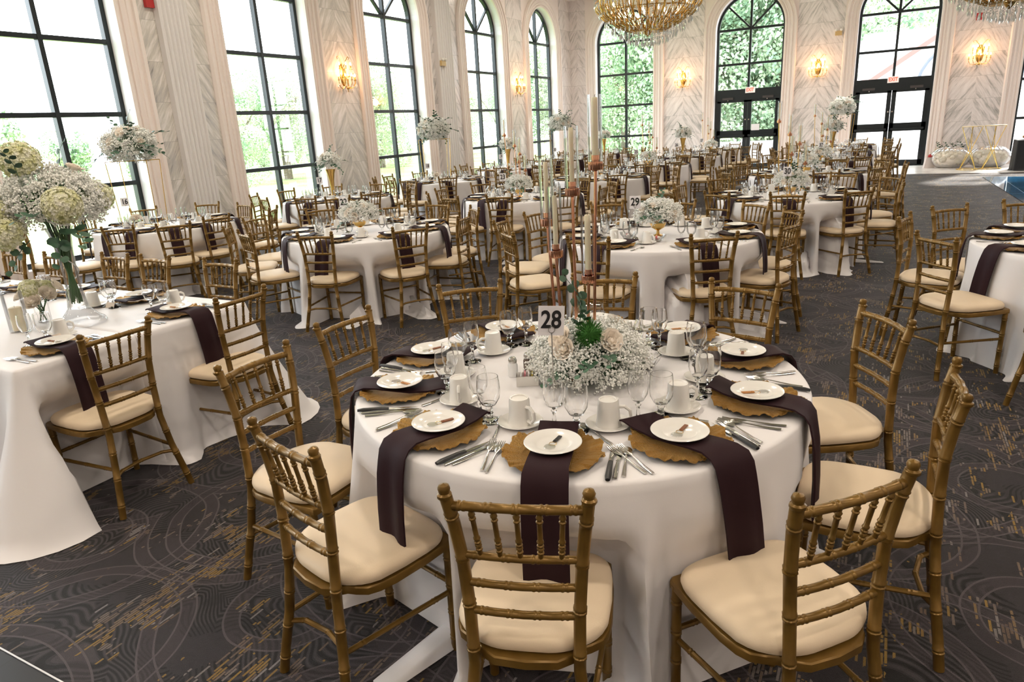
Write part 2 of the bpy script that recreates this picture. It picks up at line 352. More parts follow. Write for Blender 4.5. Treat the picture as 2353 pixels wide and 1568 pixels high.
mb = MB(); mb.add([(2.2, 15.2, .008), (11, 15.2, .008), (11, 20.6, .008), (2.05, 20.6, .008)], [(0, 1, 2, 3)])
df = M('blue_dance_floor', (.02, .12, .26), .06); t = NT(df); x, y, z = t.xyz(t.obj())
g_ = t.math('MAXIMUM', t.math('LESS_THAN', t.math('FRACT', t.math('DIVIDE', x, 1.2)), .012), t.math('LESS_THAN', t.math('FRACT', t.math('DIVIDE', y, 1.2)), .012))
t.ln(t.mix(g_, (.015, .11, .24), (.4, .5, .6)), t.b.inputs['Base Color'])
obj('floor', mb.mesh('dance_floor', df, False), kind='structure')

# ceiling lamp housings
mb = MB(); mb.lathe([(.28, 0), (.28, -.02), (.25, -.025), (.24, -.005)], 24); hm = mb.mesh('lamp_ring', cream)
mb = MB(); mb.disc(.24, -.008, 24); lm = mb.mesh('lamp_lens', dlm)
for x, y in DL:
    if y < 8: continue
    o = obj('ceiling_light', hm, None, (x / GS, y / GS, CZ), label='round recessed downlight in the plaster ceiling', cat='ceiling light', group='recessed ceiling downlights'); obj('lens', lm, o)

# ------------------------------------------------------------------ outdoors
grass = M('lawn', (.16, .26, .07), .9); t = NT(grass); t.ln(t.ramp(t.noise(t.obj(), .35, 4), [(.35, (.14, .24, .06)), (.65, (.30, .36, .14))]), t.b.inputs['Base Color'])
mb = MB(); mb.box(-120, XL - .6, -60, 120, -.6, -.5); obj('lawn', mb.mesh('lawn', grass, False), kind='structure')
pav = M('pale_terrace_paving', (.72, .70, .66), .8); mb = MB(); mb.box(XL - .6, 60, YB + .6, 60, -.2, -.06); obj('terrace', mb.mesh('terrace', pav, False), kind='structure')
mb = MB(); mb.box(XL - .6, 60, 60, 120, -.6, -.5); obj('lawn', mb.mesh('lawn', grass, False), kind='structure')
lf1 = M('tree_leaves', (.13, .22, .07), .7, 0, .3); t = NT(lf1); lf1.node_tree.nodes['Principled BSDF'].inputs['Transmission Weight'].default_value = 0; t.ln(t.ramp(t.noise(t.obj(), .9, 3), [(.32, (.16, .27, .17)), (.5, (.38, .50, .32)), (.68, (.66, .72, .52))]), t.b.inputs['Base Color'])  # leaf tones paled to put outdoor glare and haze into the colour
bark = M('tree_bark', (.16, .13, .10), .9)
def crown(seed, R=2.4, H=3.2, n=5200, k=1.):
    r = random.Random(seed); mb = MB(); lob = [(r.uniform(-.62, .62) * R, r.uniform(-.62, .62) * R, r.uniform(-.6, .75) * H, r.uniform(.35, .55) * R) for _ in range(15)]
    for _ in range(n):
        lx, ly, lz, lr = r.choice(lob); a = Vector((r.gauss(0, 1), r.gauss(0, 1), r.gauss(0, 1))).normalized(); p = Vector((lx, ly, lz)) + a * lr * r.uniform(.75, 1.05)
        u = Vector((r.gauss(0, 1), r.gauss(0, 1), r.gauss(0, 1))).normalized(); w = a.cross(u).normalized() * r.uniform(.09, .17) * k; u = u * r.uniform(.07, .12) * k
        mb.add([p - w, p - u, p + w, p + u], [(0, 1, 2, 3)])
    return mb.mesh('crown', lf1, False)
crowns = [crown(s) for s in (1, 2, 3)]; fine = [crown(s, n=24000, k=.38) for s in (4, 5, 6)]
mb = MB(); mb.tube([(0, 0, -3.5), (.05, 0, -1), (-.1, .1, 1), (.1, 0, 2.2)], [.26, .2, .14, .06], 8)
for a in (0, 2.1, 4.2): mb.tube([(0, 0, -.9), (.8 * cos(a), .8 * sin(a), .4), (1.5 * cos(a), 1.5 * sin(a), 1.4)], [.1, .07, .03], 6)
trunk = mb.mesh('trunk', bark)
trees = []
rr = random.Random(5)
for i in range(22): trees.append((-46 - rr.uniform(0, 12), -14 + i * 4.2, rr.uniform(.72, .98)))
for i in range(9): trees.append((-30 - rr.uniform(0, 8), 27 + i * 4.8, rr.uniform(.9, 1.25)))
for x, y, s in ((-19, 50, 1.5), (-11.2, 42, 1.9), (-14.6, 41, 1.0), (-8.2, 37, 2.3), (-5.5, 39, 2.3), (-4.6, 35, 1.9), (-3.0, 42, 2.6), (-1.9, 46, 1.9), (-6.8, 44, 2.6), (-12.6, 37, 1.25), (-19, 42, 1.2), (-24, 54, 1.5), (-7.5, 33.5, 1.5)): trees.append((x, y, s))
where = {0: 'beyond the lawn', 1: 'at the corner of the wood', 2: 'behind the terrace'}
for i, (x, y, s) in enumerate(trees):
    g = 0 if i < 22 else 1 if i < 31 else 2
    o = obj('tree', None, None, (x, y, -.5 + (2.0 if i < 22 else 2.9) * s), rr.uniform(0, 6), label='leafy green tree ' + where[g] + ', through the windows', cat='tree', group='trees ' + where[g], sc=s)
    obj('crown', (fine if g else crowns)[i % 3], o); obj('trunk', trunk, o)
# house across the terrace: a low shingled wing behind a gabled front
wr = M('white_render', (.86, .86, .85), .8); sh_ = M('pale_shingles', (.80, .79, .79), .8); t = NT(sh_); x, y, z = t.xyz(t.obj())
t.ln(t.mix(t.math('LESS_THAN', t.math('FRACT', t.math('DIVIDE', z, .16)), .12), (.80, .79, .79), (.62, .61, .62)), t.b.inputs['Base Color'])
mb = MB(); mb.box(-2.1, 6, 32, 38, -.1, 2.7); hw = obj('house', mb.mesh('house', wr, False), label='low white wing with a pale shingled roof across the terrace', cat='building')
mb = MB(); mb.add([(-2.5, 31.5, 2.5), (6, 31.5, 2.5), (6, 35, 4.75), (-2.2, 35, 4.75), (-2.5, 31.5, 2.4), (6, 31.5, 2.4), (6, 35, 4.65), (-2.2, 35, 4.65)], [(0, 1, 2, 3), (4, 7, 6, 5), (0, 4, 5, 1), (0, 3, 7, 4)]); obj('roof', mb.mesh('roof', sh_, False), hw)
mb = MB(); V = [(-.85, -.1), (-.85, 2.75), (4.2, 6.15), (9.2, 2.75), (9.2, -.1)]; mb.add([(x, 30, z) for x, z in V] + [(x, 31.4, z) for x, z in V], [(0, 1, 2, 3, 4), (9, 8, 7, 6, 5), (0, 5, 6, 1), (1, 6, 7, 2), (2, 7, 8, 3), (3, 8, 9, 4)]); hg = obj('gabled_house', mb.mesh('gabled_house', wr, False), label='white gabled house front with a brown roof edge and a dark arch', cat='building')
mb = MB()
for s_ in (-1, 1): mb.tube([(4.2 + s_ * 5.6, 29.85, 2.42), (4.2, 29.85, 6.22)], .15, 4)
obj('roof_edge', mb.mesh('roof_edge', M('red_brown_fascia', (.36, .22, .20), .6), False), hg)
mb = MB(); mb.tube([(2.2 + 1.6 * cos(a), 29.9, 2.3 + 1.6 * sin(a)) for a in [pi - pi * q / 16 for q in range(17)]], .06, 6); obj('arch_surround', mb.mesh('arch_surround', M('slate_arch', (.16, .19, .24), .5)), hg)
# low planting wall and shrubs seen through the lower door glass
mb = MB(); mb.box(-6.6, -2.4, 29.5, 30, -.1, .75); obj('garden_wall', mb.mesh('garden_wall', M('grey_stone', (.4, .39, .38), .9), False), label='low grey stone garden wall behind the left double doors', cat='wall')
GS, GZ = 1.0, None
# ------------------------------------------------------------------ chiavari chair
def bam(mb, P, r, nodes=None, n=10, step=.115, k=1.12):
    P = [Vector(p) for p in P]; L = [0]
    for a, b in zip(P, P[1:]): L.append(L[-1] + (b - a).length)
    T = L[-1]
    def at(d):
        for i in range(len(P) - 1):
            if d <= L[i + 1] or i == len(P) - 2: return P[i].lerp(P[i + 1], (d - L[i]) / (L[i + 1] - L[i]))
    if nodes is None: q = max(1, round(T / step)); nodes = [T * (i + .5) / q for i in range(q)]
    S = [(d, 1) for d in L]
    for c in nodes:
        for dd, f in ((-.011, 1), (-.008, k), (-.0045, k), (-.002, .98), (.002, .98), (.0045, k), (.008, k), (.011, 1)):
            if 0 < c + dd < T: S.append((c + dd, f))
    S.sort(); mb.tube([at(d) for d, f in S], [r * f for d, f in S], n)
def chair_parts(n=10):
    P = []; 
    for s in (-1, 1):
        mb = MB()
        bam(mb, [(s * x, y, z) for x, y, z in ((.1925, -.275, 0), (.176, -.262, .10), (.152, -.240, .24), (.134, -.224, .40), (.137, -.216, .56), (.1455, -.214, .70), (.157, -.226, .81), (.1675, -.243, .895))], .0160, n=n, step=.125)
        mb.lathe([(.016, 0), (.0185, .004), (.0185, .010), (.013, .014), (.014, .020), (.0155, .026), (.012, .034), (.001, .038)], n, (s * .168, -.244, .884)); P.append(('leg', mb, 0))
    for s in (-1, 1):
        mb = MB(); bam(mb, [(s * .182, .165, 0), (s * .188, .162, .42)], .0150, n=n, step=.12); P.append(('leg', mb, 0))
    mb = MB(); bam(mb, [(-.163, -.236, .862), (-.08, -.249, .866), (0, -.253, .867), (.08, -.249, .866), (.163, -.236, .862)], .0120, n=n, step=.07); P.append(('top_rail', mb, 0))
    for z, yy, w in ((.715, -.215, .144), (.636, -.214, .138), (.556, -.216, .134)):
        mb = MB(); bam(mb, [(-w, yy, z), (-w / 2, yy - .007, z), (0, yy - .010, z), (w / 2, yy - .007, z), (w, yy, z)], .0105, n=n, step=.07); P.append(('rail', mb, 0))
    for i in range(5):
        x = (i - 2) * .049; x2 = (i - 2) * .054; mb = MB(); y0 = -.215 - .010 * (1 - (x / .15) ** 2); bam(mb, [(x, y0, .715), (x2, y0 - .027, .862)], .0066, [.03, .052, .125], 8, k=1.35); P.append(('spindle', mb, 0))
    mb = MB(); out = [(-.200, .178), (-.188, .188), (0, .191), (.188, .188), (.200, .178), (.210, .06), (.210, -.06), (.203, -.115), (.188, -.150), (.160, -.172), (.135, -.186), (.118, -.212), (.08, -.238), (0, -.246), (-.08, -.238), (-.118, -.212), (-.135, -.186), (-.160, -.172), (-.188, -.150), (-.203, -.115), (-.210, -.06), (-.210, .06)]
    k = len(out); mb.add([(x * f, y * f, z) for z, f in ((.404, .97), (.408, 1), (.430, 1), (.434, .985)) for x, y in out], [(j * k + i, j * k + (i + 1) % k, (j + 1) * k + (i + 1) % k, (j + 1) * k + i) for j in range(3) for i in range(k)] + [tuple(range(k))[::-1], tuple(range(3 * k, 4 * k))])
    P.append(('seat_frame', mb, 0))
    mb = MB(); N = 44
    def rim(a):
        c, s = cos(a), sin(a); x = .208 * math.copysign(abs(c) ** .42, c); y = .203 * math.copysign(abs(s) ** .42, s)
        if y < 0: x *= 1 - .40 * (-y / .203) ** 3.2
        return x, y - .020
    vs = []; lay = [(.93, .435), (.985, .441), (1, .452), (.99, .464), (.95, .474), (.86, .482), (.6, .488), (.3, .490)]
    for f, z in lay:
        for i in range(N): x, y = rim(2 * pi * i / N); vs.append((x * f, (y + .02) * f - .02, z))
    mb.add(vs, [(j * N + i, j * N + (i + 1) % N, (j + 1) * N + (i + 1) % N, (j + 1) * N + i) for j in range(len(lay) - 1) for i in range(N)] + [tuple(range(7 * N, 8 * N))])
    P.append(('cushion', mb, 1))
    for a, b in (((-.185, .163, .27), (.185, .163, .27)), ((-.185, .163, .235), (-.152, -.240, .235)), ((.185, .163, .235), (.152, -.240, .235))):
        mb = MB(); a, b = Vector(a), Vector(b); bam(mb, [a, a.lerp(b, .5), b], .009, n=8, step=.13); P.append(('stretcher', mb, 0))
    mb = MB(); bam(mb, [(-.158, -.245, .20), (-.11, -.212, .205), (0, -.195, .205), (.11, -.212, .205), (.158, -.245, .20)], .009, n=8, step=.13); P.append(('stretcher', mb, 0))
    return P
CP = [(nm, mb.mesh('chair_' + nm, cushion if mi else gold), mi) for nm, mb, mi in chair_parts()]
allc = MB()
for nm, mb, mi in chair_parts(6): allc.cur = mi; allc.add(mb.v, mb.f)
far_chair = allc.mesh('chiavari_chair', [gold, cushion])
camp = Vector((0, 0))
T={'28':(-0.995,2.312),'29':(-1.676,5.756),'30':(-1.013,8.75),'31':(-1.105,11.743),'32':(-1.151,14.736),'33':(-1.151,17.775),'34':(-1.151,20.63),'22':(-4.697,5.572),'23':(-4.513,8.796),'24':(-4.467,11.743),'25':(-4.513,14.736),'26':(-4.513,17.775),'27':(-4.513,20.63),'16':(-7.967,5.664),'17':(-7.736,8.565),'18':(-7.829,11.743),'19':(-7.829,14.736),'20':(-7.829,17.775),'21':(-7.829,20.63),'R':(1.4,5.802)}
CH={'28':[[-0.76,1.45,0.32],[-1.38,1.48,-0.26],[-1.88,1.76,-1.59],[-1.93,2.33,-1.63],[-1.79,2.91,-2.46],[-1.24,3.26,-2.81],[-0.62,3.22,2.96],[-0.16,2.94,2.13],[0.01,2.33,1.58],[-0.18,1.71,0.86]],'29':[[-2.79,6.07,-1.85],[-2.51,5.07,-0.77],[-2.86,5.59,-1.43],[-1.87,4.92,-0.09],[-2.45,6.7,-2.62],[-1.88,6.84,3.02],[-1.22,6.71,2.49],[-0.89,6.24,2.12],[-0.84,5.67,1.27],[-1.17,5.15,0.56]],'30':[[-1.86,9.61,-2.37],[-1.52,8.02,-0.49],[-0.92,7.96,0.1],[-0.4,8.26,0.72],[-0.14,9.52,2.29],[-0.08,8.75,1.57],[-0.59,9.88,2.78],[-2.1,8.92,-1.73],[-1.24,9.83,-2.93],[-2.02,8.3,-1.15]],'31':[[-0.36,11.35,1.08],[-0.27,12.38,2.23],[-0.82,10.83,0.3],[-1.4,10.63,-0.26],[-0.82,12.81,2.88],[-1.5,12.77,-2.78],[-2.03,12.34,-2.15],[-2.2,11.69,-1.52],[-1.96,11.05,-0.89],[-0.01,11.86,1.68]],'32':[[-0.21,15.41,2.19],[-0.19,14.67,1.5],[-0.56,14.06,0.71],[-1.75,14.16,-0.81],[-0.81,15.78,2.83],[-1.49,15.78,-2.83],[-2.04,15.38,-2.2],[-2.25,14.74,-1.57],[-1.32,13.65,-0.16],[-0.87,13.67,0.26]],'33':[[-0.71,17.13,0.6],[-0.05,17.77,1.57],[-0.26,18.42,2.2],[-0.81,18.82,2.83],[-1.49,18.82,-2.83],[-2.04,18.42,-2.2],[-2.25,17.77,-1.57],[-2.04,17.13,-0.94],[-1.49,16.73,-0.31],[-0.17,17.28,1.1]],'34':[[-0.05,20.63,1.57],[-0.26,21.28,2.2],[-0.81,21.68,2.83],[-1.49,21.68,-2.83],[-2.04,21.28,-2.2],[-2.25,20.63,-1.57],[-2.04,19.98,-0.94],[-1.49,19.58,-0.31],[-0.81,19.58,0.31],[-0.26,19.98,0.94]],'22':[[-4.48,4.78,0.23],[-3.95,5.16,1.03],[-5.78,6.18,-2.08],[-5.02,6.38,-2.32],[-4.67,6.61,3.11],[-3.88,5.74,1.78],[-4.06,6.24,2.38],[-5.71,5.0,-0.9],[-5.17,4.73,-0.41],[-5.97,5.51,-1.47]],'23':[[-4.32,7.89,0.21],[-3.57,8.83,1.61],[-3.66,9.49,2.25],[-4.23,9.86,2.88],[-4.91,9.82,-2.78],[-5.44,9.4,-2.15],[-5.61,8.74,-1.52],[-5.37,8.1,-0.89],[-3.66,8.1,0.89],[-4.85,7.75,-0.31]],'24':[[-4.01,11.1,0.62],[-3.67,11.62,1.42],[-3.51,12.29,2.09],[-4.02,12.75,2.72],[-4.7,12.82,-2.93],[-5.28,12.48,-2.3],[-5.56,11.86,-1.68],[-5.42,11.19,-1.05],[-4.91,10.74,-0.42],[-4.35,10.65,0.1]],'25':[[-3.9,14.01,0.7],[-3.41,14.74,1.57],[-3.62,15.38,2.2],[-4.17,15.78,2.83],[-4.85,15.78,-2.83],[-5.4,15.38,-2.2],[-5.61,14.74,-1.57],[-5.4,14.09,-0.94],[-4.85,13.69,-0.31],[-4.28,13.66,0.21]],'26':[[-3.96,17.09,0.68],[-3.73,17.8,1.6],[-3.66,18.47,2.25],[-4.23,18.84,2.88],[-4.91,18.8,-2.78],[-5.44,18.37,-2.15],[-5.61,17.72,-1.52],[-5.37,17.08,-0.89],[-4.8,16.71,-0.26],[-4.28,16.7,0.21]],'27':[[-3.41,20.63,1.57],[-3.62,21.28,2.2],[-4.17,21.68,2.83],[-4.85,21.68,-2.83],[-5.4,21.28,-2.2],[-5.61,20.63,-1.57],[-5.4,19.98,-0.94],[-4.85,19.58,-0.31],[-4.17,19.58,0.31],[-3.62,19.98,0.94]],'16':[[-7.12,5.56,1.45],[-7.84,6.53,3.0],[-7.45,4.81,0.54],[-8.57,4.55,-0.5],[-7.01,6.21,2.09],[-8.52,6.62,-2.62],[-8.97,6.11,-1.99],[-9.04,5.44,-1.36],[-7.97,4.56,0.0],[-7.04,5.06,0.99]],'17':[[-7.53,7.81,0.27],[-8.1,7.69,-0.4],[-6.98,8.29,1.22],[-6.91,8.98,2.04],[-7.24,9.55,2.67],[-7.91,9.65,-2.98],[-8.51,9.34,-2.36],[-8.82,8.74,-1.73],[-8.72,8.07,-1.1],[-7.0,7.75,0.73]],'18':[[-8.23,10.99,-0.49],[-7.33,11.14,0.69],[-6.73,11.74,1.57],[-6.94,12.39,2.2],[-7.49,12.79,2.83],[-8.17,12.79,-2.83],[-8.72,12.39,-2.2],[-8.93,11.74,-1.57],[-7.71,10.65,0.1],[-8.78,11.19,-1.05]],'19':[[-8.11,13.88,-0.32],[-6.73,14.74,1.57],[-6.94,15.38,2.2],[-7.49,15.78,2.83],[-8.17,15.78,-2.83],[-8.72,15.38,-2.2],[-8.93,14.74,-1.57],[-7.49,13.69,0.31],[-6.94,14.09,0.94],[-8.72,14.09,-0.94]],'20':[[-6.73,17.77,1.57],[-6.94,18.42,2.2],[-7.49,18.82,2.83],[-8.17,18.82,-2.83],[-8.72,18.42,-2.2],[-8.93,17.77,-1.57],[-8.72,17.13,-0.94],[-8.17,16.73,-0.31],[-7.49,16.73,0.31],[-6.94,17.13,0.94]],'21':[[-6.73,20.63,1.57],[-6.94,21.28,2.2],[-7.49,21.68,2.83],[-8.17,21.68,-2.83],[-8.72,21.28,-2.2],[-8.93,20.63,-1.57],[-8.72,19.98,-0.94],[-8.17,19.58,-0.31],[-7.49,19.58,0.31],[-6.94,19.98,0.94]],'R':[[0.63,6.45,-2.42],[0.38,5.96,-1.81],[0.5,5.22,-0.92],[1.1,6.81,-2.85],[2.5,5.8,1.57],[2.29,6.45,2.2],[1.01,4.78,-0.37],[1.68,4.74,0.26],[2.25,5.11,0.89]]}

NEAR = {'28', '22', '29', 'R', '16', '30', '23', '17'}
NW = {'16': 'sixteen', '17': 'seventeen', '18': 'eighteen', '19': 'nineteen', '20': 'twenty', '22': 'twenty-two', '23': 'twenty-three', '25': 'twenty-five', '26': 'twenty-six', '27': 'twenty-seven', '28': 'twenty-eight', '29': 'twenty-nine', '30': 'thirty', '31': 'thirty-one', '32': 'thirty-two', '33': 'thirty-three', '34': 'thirty-four'}
TW = {k: 'table ' + NW[k] if k in NW else {'24': 'table behind the tall rose-gold candles', '21': 'far corner table', 'R': 'unnumbered table by the dance floor'}[k] for k in T}
TN = {k: 'at ' + TW[k] for k in T}; ON = {k: 'on ' + TW[k] for k in T}
ORD = ['', 'first', 'second', 'third', 'fourth', 'fifth']
seats = {}
for k, L in CH.items():
    cx, cy = T[k]; view = atan2(-cy, -cx); S = []
    for x, y, r in L:
        a = atan2(y - cy, x - cx); rel = (a - view + pi) % (2 * pi) - pi; S.append((rel, a, x, y, r))
    S.sort(); i0 = min(range(len(S)), key=lambda i: abs(S[i][0])); m = len(S); out = []
    for i, (rel, a, x, y, r) in enumerate(S):
        d = (i - i0 + m) % m; d = d - m if d > m // 2 else d
        ph = 'at the front' if d == 0 else (ORD[abs(d)] + (' anticlockwise' if d > 0 else ' clockwise') + ' from the front') if abs(d) < 5 else 'opposite the front'
        out.append((a, x, y, r, ph))
    seats[k] = out
def put_chair(x, y, r, lab, grp, near):
    if near:
        o = obj('chiavari_chair', None, None, (x, y, 0), r, lab, 'chair', grp)
        for nm, me, mi in CP: obj(nm, me, o, label='cream padded cushion' if mi else None)
    else: obj('chiavari_chair', far_chair, None, (x, y, 0), r, lab, 'chair', grp)
for k in T:
    for a, x, y, r, ph in seats[k]:
        put_chair(x, y, r, 'gold chair %s, seat %s' % (TN[k], ph), 'gold chairs ' + TN[k], k in NEAR)
HT = [(-3.375, 1.85, pi / 2, 'at the short end of the long head table, nearer us'), (-3.355, 2.57, pi / 2, 'at the short end of the long head table, farther back')]
for i, x in enumerate((-4.19, -4.92, -5.42, -6.06, -6.7)): HT.append((x, 3.09 if i < 3 else 2.99, pi, 'on the window side of the head table, %s from its end' % ('first', 'second', 'third', 'fourth', 'fifth')[i]))
for x, y, r, ph in HT: put_chair(x, y, r, 'gold chair ' + ph, 'gold chairs at the head table', True)
ALLCH = [(x, y, r) for L in CH.values() for x, y, r in L] + [h[:3] for h in HT]

# ------------------------------------------------------------------ tables and cloths
def cloth_mesh(per, seed, cx=0, cy=0, TOPZ=.765, corners=(), amp=.052, flare=.06, dents=True):
    """per: list of (x, y, nx, ny, arc). Top sheet and a falling skirt with folds, pressed in where a chair seat pushes it."""
    r = random.Random(seed); n = len(per); tot = per[-1][4]
    ks = [(max(3, round(tot * q)), r.uniform(0, 6.28), w) for q, w in ((.9, .5), (1.7, .7), (2.9, .7), (4.3, .35), (6.1, .15))]
    def fold(s): v = sum(w * sin(2 * pi * k * s / tot + ph) for k, ph, w in ks); return max(-1.3, v) if v < 0 else min(1.7, v + .25 * v * v)
    mb = MB(); rows = [(-.10 if not corners else -.028, 0), (-.02, 0), (-.006, -.002), (0, -.010)] + [(None, .765 * q) for q in (.05, .1, .16, .23, .31, .39, .47, .55, .63, .71, .78, .85, .91, .96, .99)] + [(None, .763)]
    vs = []
    near = [c for c in ALLCH if abs(c[0] - cx) < 4.5 and abs(c[1] - cy) < 1.9] if dents else []
    for o, dz in rows:
        for x, y, nx, ny, s in per:
            if o is not None: vs.append((x + nx * o, y + ny * o, TOPZ + dz)); continue
            t_ = dz / .765; cf = max([0] + [math.exp(-(((s - c) / .10) ** 2)) for c in corners])
            off = flare * t_ + amp * (t_ ** 1.15) * fold(s) + cf * .30 * t_ ** 1.3
            if t_ > .96: off += .03 * (t_ - .96) / .04 * (1 + fold(s + .05))
            px, py = x + nx * max(off, -.03 * t_), y + ny * max(off, -.03 * t_); z = TOPZ - dz
            if z < .62:
                for qx, qy, qr in near:
                    fx, fy = -sin(qr), cos(qr); dx, dy = px + cx - qx, py + cy - qy; ly = dx * fx + dy * fy; lx = dx * fy - dy * fx
                    if abs(lx) < .32 and -.1 < ly < .19:
                        q_ = max(0., min(1., (.32 - abs(lx)) / .11)); h_ = min(1., (.62 - z) / .11); f = q_ * q_ * (3 - 2 * q_); e = (.192 - ly) * f * h_ * h_ * (3 - 2 * h_); px += fx * e; py += fy * e
            vs.append((px, py, max(z, .003)))
    mb.add(vs, [(j * n + i, j * n + (i + 1) % n, (j + 1) * n + (i + 1) % n, (j + 1) * n + i) for j in range(len(rows) - 1) for i in range(n)] + [tuple(range(n))[::-1]])
    return mb.mesh('tablecloth', cloth, True, 75)
RT = .843
def circ(n=300): return [(RT * cos(2 * pi * i / n), RT * sin(2 * pi * i / n), cos(2 * pi * i / n), sin(2 * pi * i / n), 2 * pi * RT * i / n) for i in range(n)]
shared = [cloth_mesh(circ(160), s, 0, 0, dents=False, amp=.034, flare=.03) for s in (11, 12)]
mb = MB(); mb.lathe([(.0, .757), (RT - .012, .757), (RT - .006, .75), (RT - .012, .738), (0, .738)], 48); top_me = mb.mesh('tabletop', M('plywood', (.4, .28, .16), .6))
mb = MB(); mb.lathe([(.33, 0), (.33, .02), (.05, .05), (.04, .7), (.2, .738)], 24); ped = mb.mesh('pedestal', steel)
for i, (k, (cx, cy)) in enumerate(T.items()):
    me = cloth_mesh(circ(), 20 + i, cx, cy) if k in NEAR else shared[i % 2]
    obj('tablecloth', me, None, (cx, cy, 0), 0 if k in NEAR else i * .7, 'white floor-length cloth over the round ' + TW[k], 'tablecloth', 'white round tablecloths')
    o = obj('round_table', None, None, (cx, cy, 0), 0, 'round banquet table under white cloth, ' + TW[k], 'table', 'round banquet tables')
    obj('tabletop', top_me, o); obj('pedestal', ped, o)
def rect(x0, x1, y0, y1, rad=.03, step=.03):
    P = []; s = 0
    def seg(ax, ay, bx, by, nx, ny):
        nonlocal s; L = hypot(bx - ax, by - ay); m = max(1, int(L / step))
        for i in range(m): P.append((ax + (bx - ax) * i / m, ay + (by - ay) * i / m, nx, ny, s + L * i / m))
        s += L
    cs = []
    for (ax, ay, bx, by, nx, ny), (ccx, ccy, a0) in zip(((x0 + rad, y0, x1 - rad, y0, 0, -1), (x1, y0 + rad, x1, y1 - rad, 1, 0), (x1 - rad, y1, x0 + rad, y1, 0, 1), (x0, y1 - rad, x0, y0 + rad, -1, 0)), ((x1 - rad, y0 + rad, -90), (x1 - rad, y1 - rad, 0), (x0 + rad, y1 - rad, 90), (x0 + rad, y0 + rad, 180))):
        seg(ax, ay, bx, by, nx, ny); cs.append(s + .02)
        for q in range(6): a = radians(a0 + 90 * q / 6); P.append((ccx + rad * cos(a), ccy + rad * sin(a), cos(a), sin(a), s + rad * 1.57 * q / 6))
        s += rad * 1.57
    P[-1] = P[-1][:4] + (s,); return P, cs
for y0, y1, lb, cidx in ((1.52, 2.125, 'near half', (0,)), (2.13, 2.86, 'window half', (1,))):
    hx = -5.9; P_, cs = rect(-8.3 - hx, -3.415 - hx, y0, y1)
    obj('tablecloth', cloth_mesh(P_, int(y0 * 50), hx, 0, corners=[cs[q] for q in cidx], amp=.018, flare=.025), None, (hx, 0, 0), 0, 'long white floor-length cloth over the %s of the head table' % lb, 'tablecloth')
    o = obj('trestle_table', None, None, (hx, 0, 0), 0, 'long rectangular table under white cloth, %s of the head table' % lb, 'table')
    mb = MB(); mb.box(-2.39, 2.475, y0 + .01, y1 - .01, .735, .757); obj('tabletop', mb.mesh('tabletop', D.materials['plywood']), o)
    for lx in (-2.1, 2.0):
        for ly in (y0 + .12, y1 - .12): mb = MB(); mb.tube([(lx, ly, 0), (lx, ly, .74)], .015, 8); obj('leg', mb.mesh('leg', steel), o)

# ------------------------------------------------------------------ tableware prototypes
TZ = .766
def plate_me():
    mb = MB(); mb.lathe([(.0, .004), (.045, .004), (.052, .007), (.060, .012), (.085, .016), (.0865, .0145), (.084, .012), (.056, .002), (.04, 0), (0, 0)], 40); return mb.mesh('bread_plate', china)
def charger_me(n=120, seed=1):
    r = random.Random(seed); ph = [r.uniform(0, 6.28) for _ in range(4)]
    def wob(a, j):
        k = [0, 0, .1, .5, 1, 1, .5, 0][j]; return 1 + k * (.035 * sin(9 * a + ph[0]) + .02 * sin(14 * a + ph[1]) + .008 * sin(31 * a + ph[2]) + .004 * sin(57 * a))
    mb = MB(); prof = [(.0, .004), (.080, .004), (.094, .010), (.126, .016), (.150, .020), (.149, .017), (.094, .006), (.0, .0)]; vs = []
    for j, (q, z) in enumerate(prof):
        for i in range(n):
            a = 2 * pi * i / n; w = wob(a, j); zz = z + ([0, 0, .0, .002, .005, .005, .001, 0][j]) * (sin(9 * a + ph[0] + .8) + .6 * sin(23 * a + ph[3]) + .35 * sin(45 * a + 3 * sin(5 * a)) * (j in (3, 4, 5)) + .2 * sin(71 * a)); vs.append((q * w * cos(a), q * w * sin(a), max(zz, 0)))
    mb.add(vs, [(j * n + i, j * n + (i + 1) % n, (j + 1) * n + (i + 1) % n, (j + 1) * n + i) for j in range(7) for i in range(n)]); return mb.mesh('charger_plate', charger_m)
def cup_me():
    a = MB(); a.lathe([(.0, .082), (.024, .082), (.026, .086), (.030, .086), (.0325, .078), (.034, .05), (.037, .02), (.040, .0), (.037, 0), (.034, .03), (.030, .075), (0, .077)], 28)
    h = MB(); h.tube([(.034, 0, .018), (.055, 0, .016), (.068, 0, .032), (.066, 0, .052), (.050, 0, .064), (.032, 0, .062)], [.006, .0055, .0055, .0055, .006, .006], 8); return a.mesh('coffee_cup', china), h.mesh('handle', china)
def saucer_me():
    mb = MB(); mb.lathe([(0, .004), (.032, .004), (.05, .008), (.073, .016), (.075, .014), (.05, .003), (.03, 0), (0, 0)], 32); return mb.mesh('saucer', china)
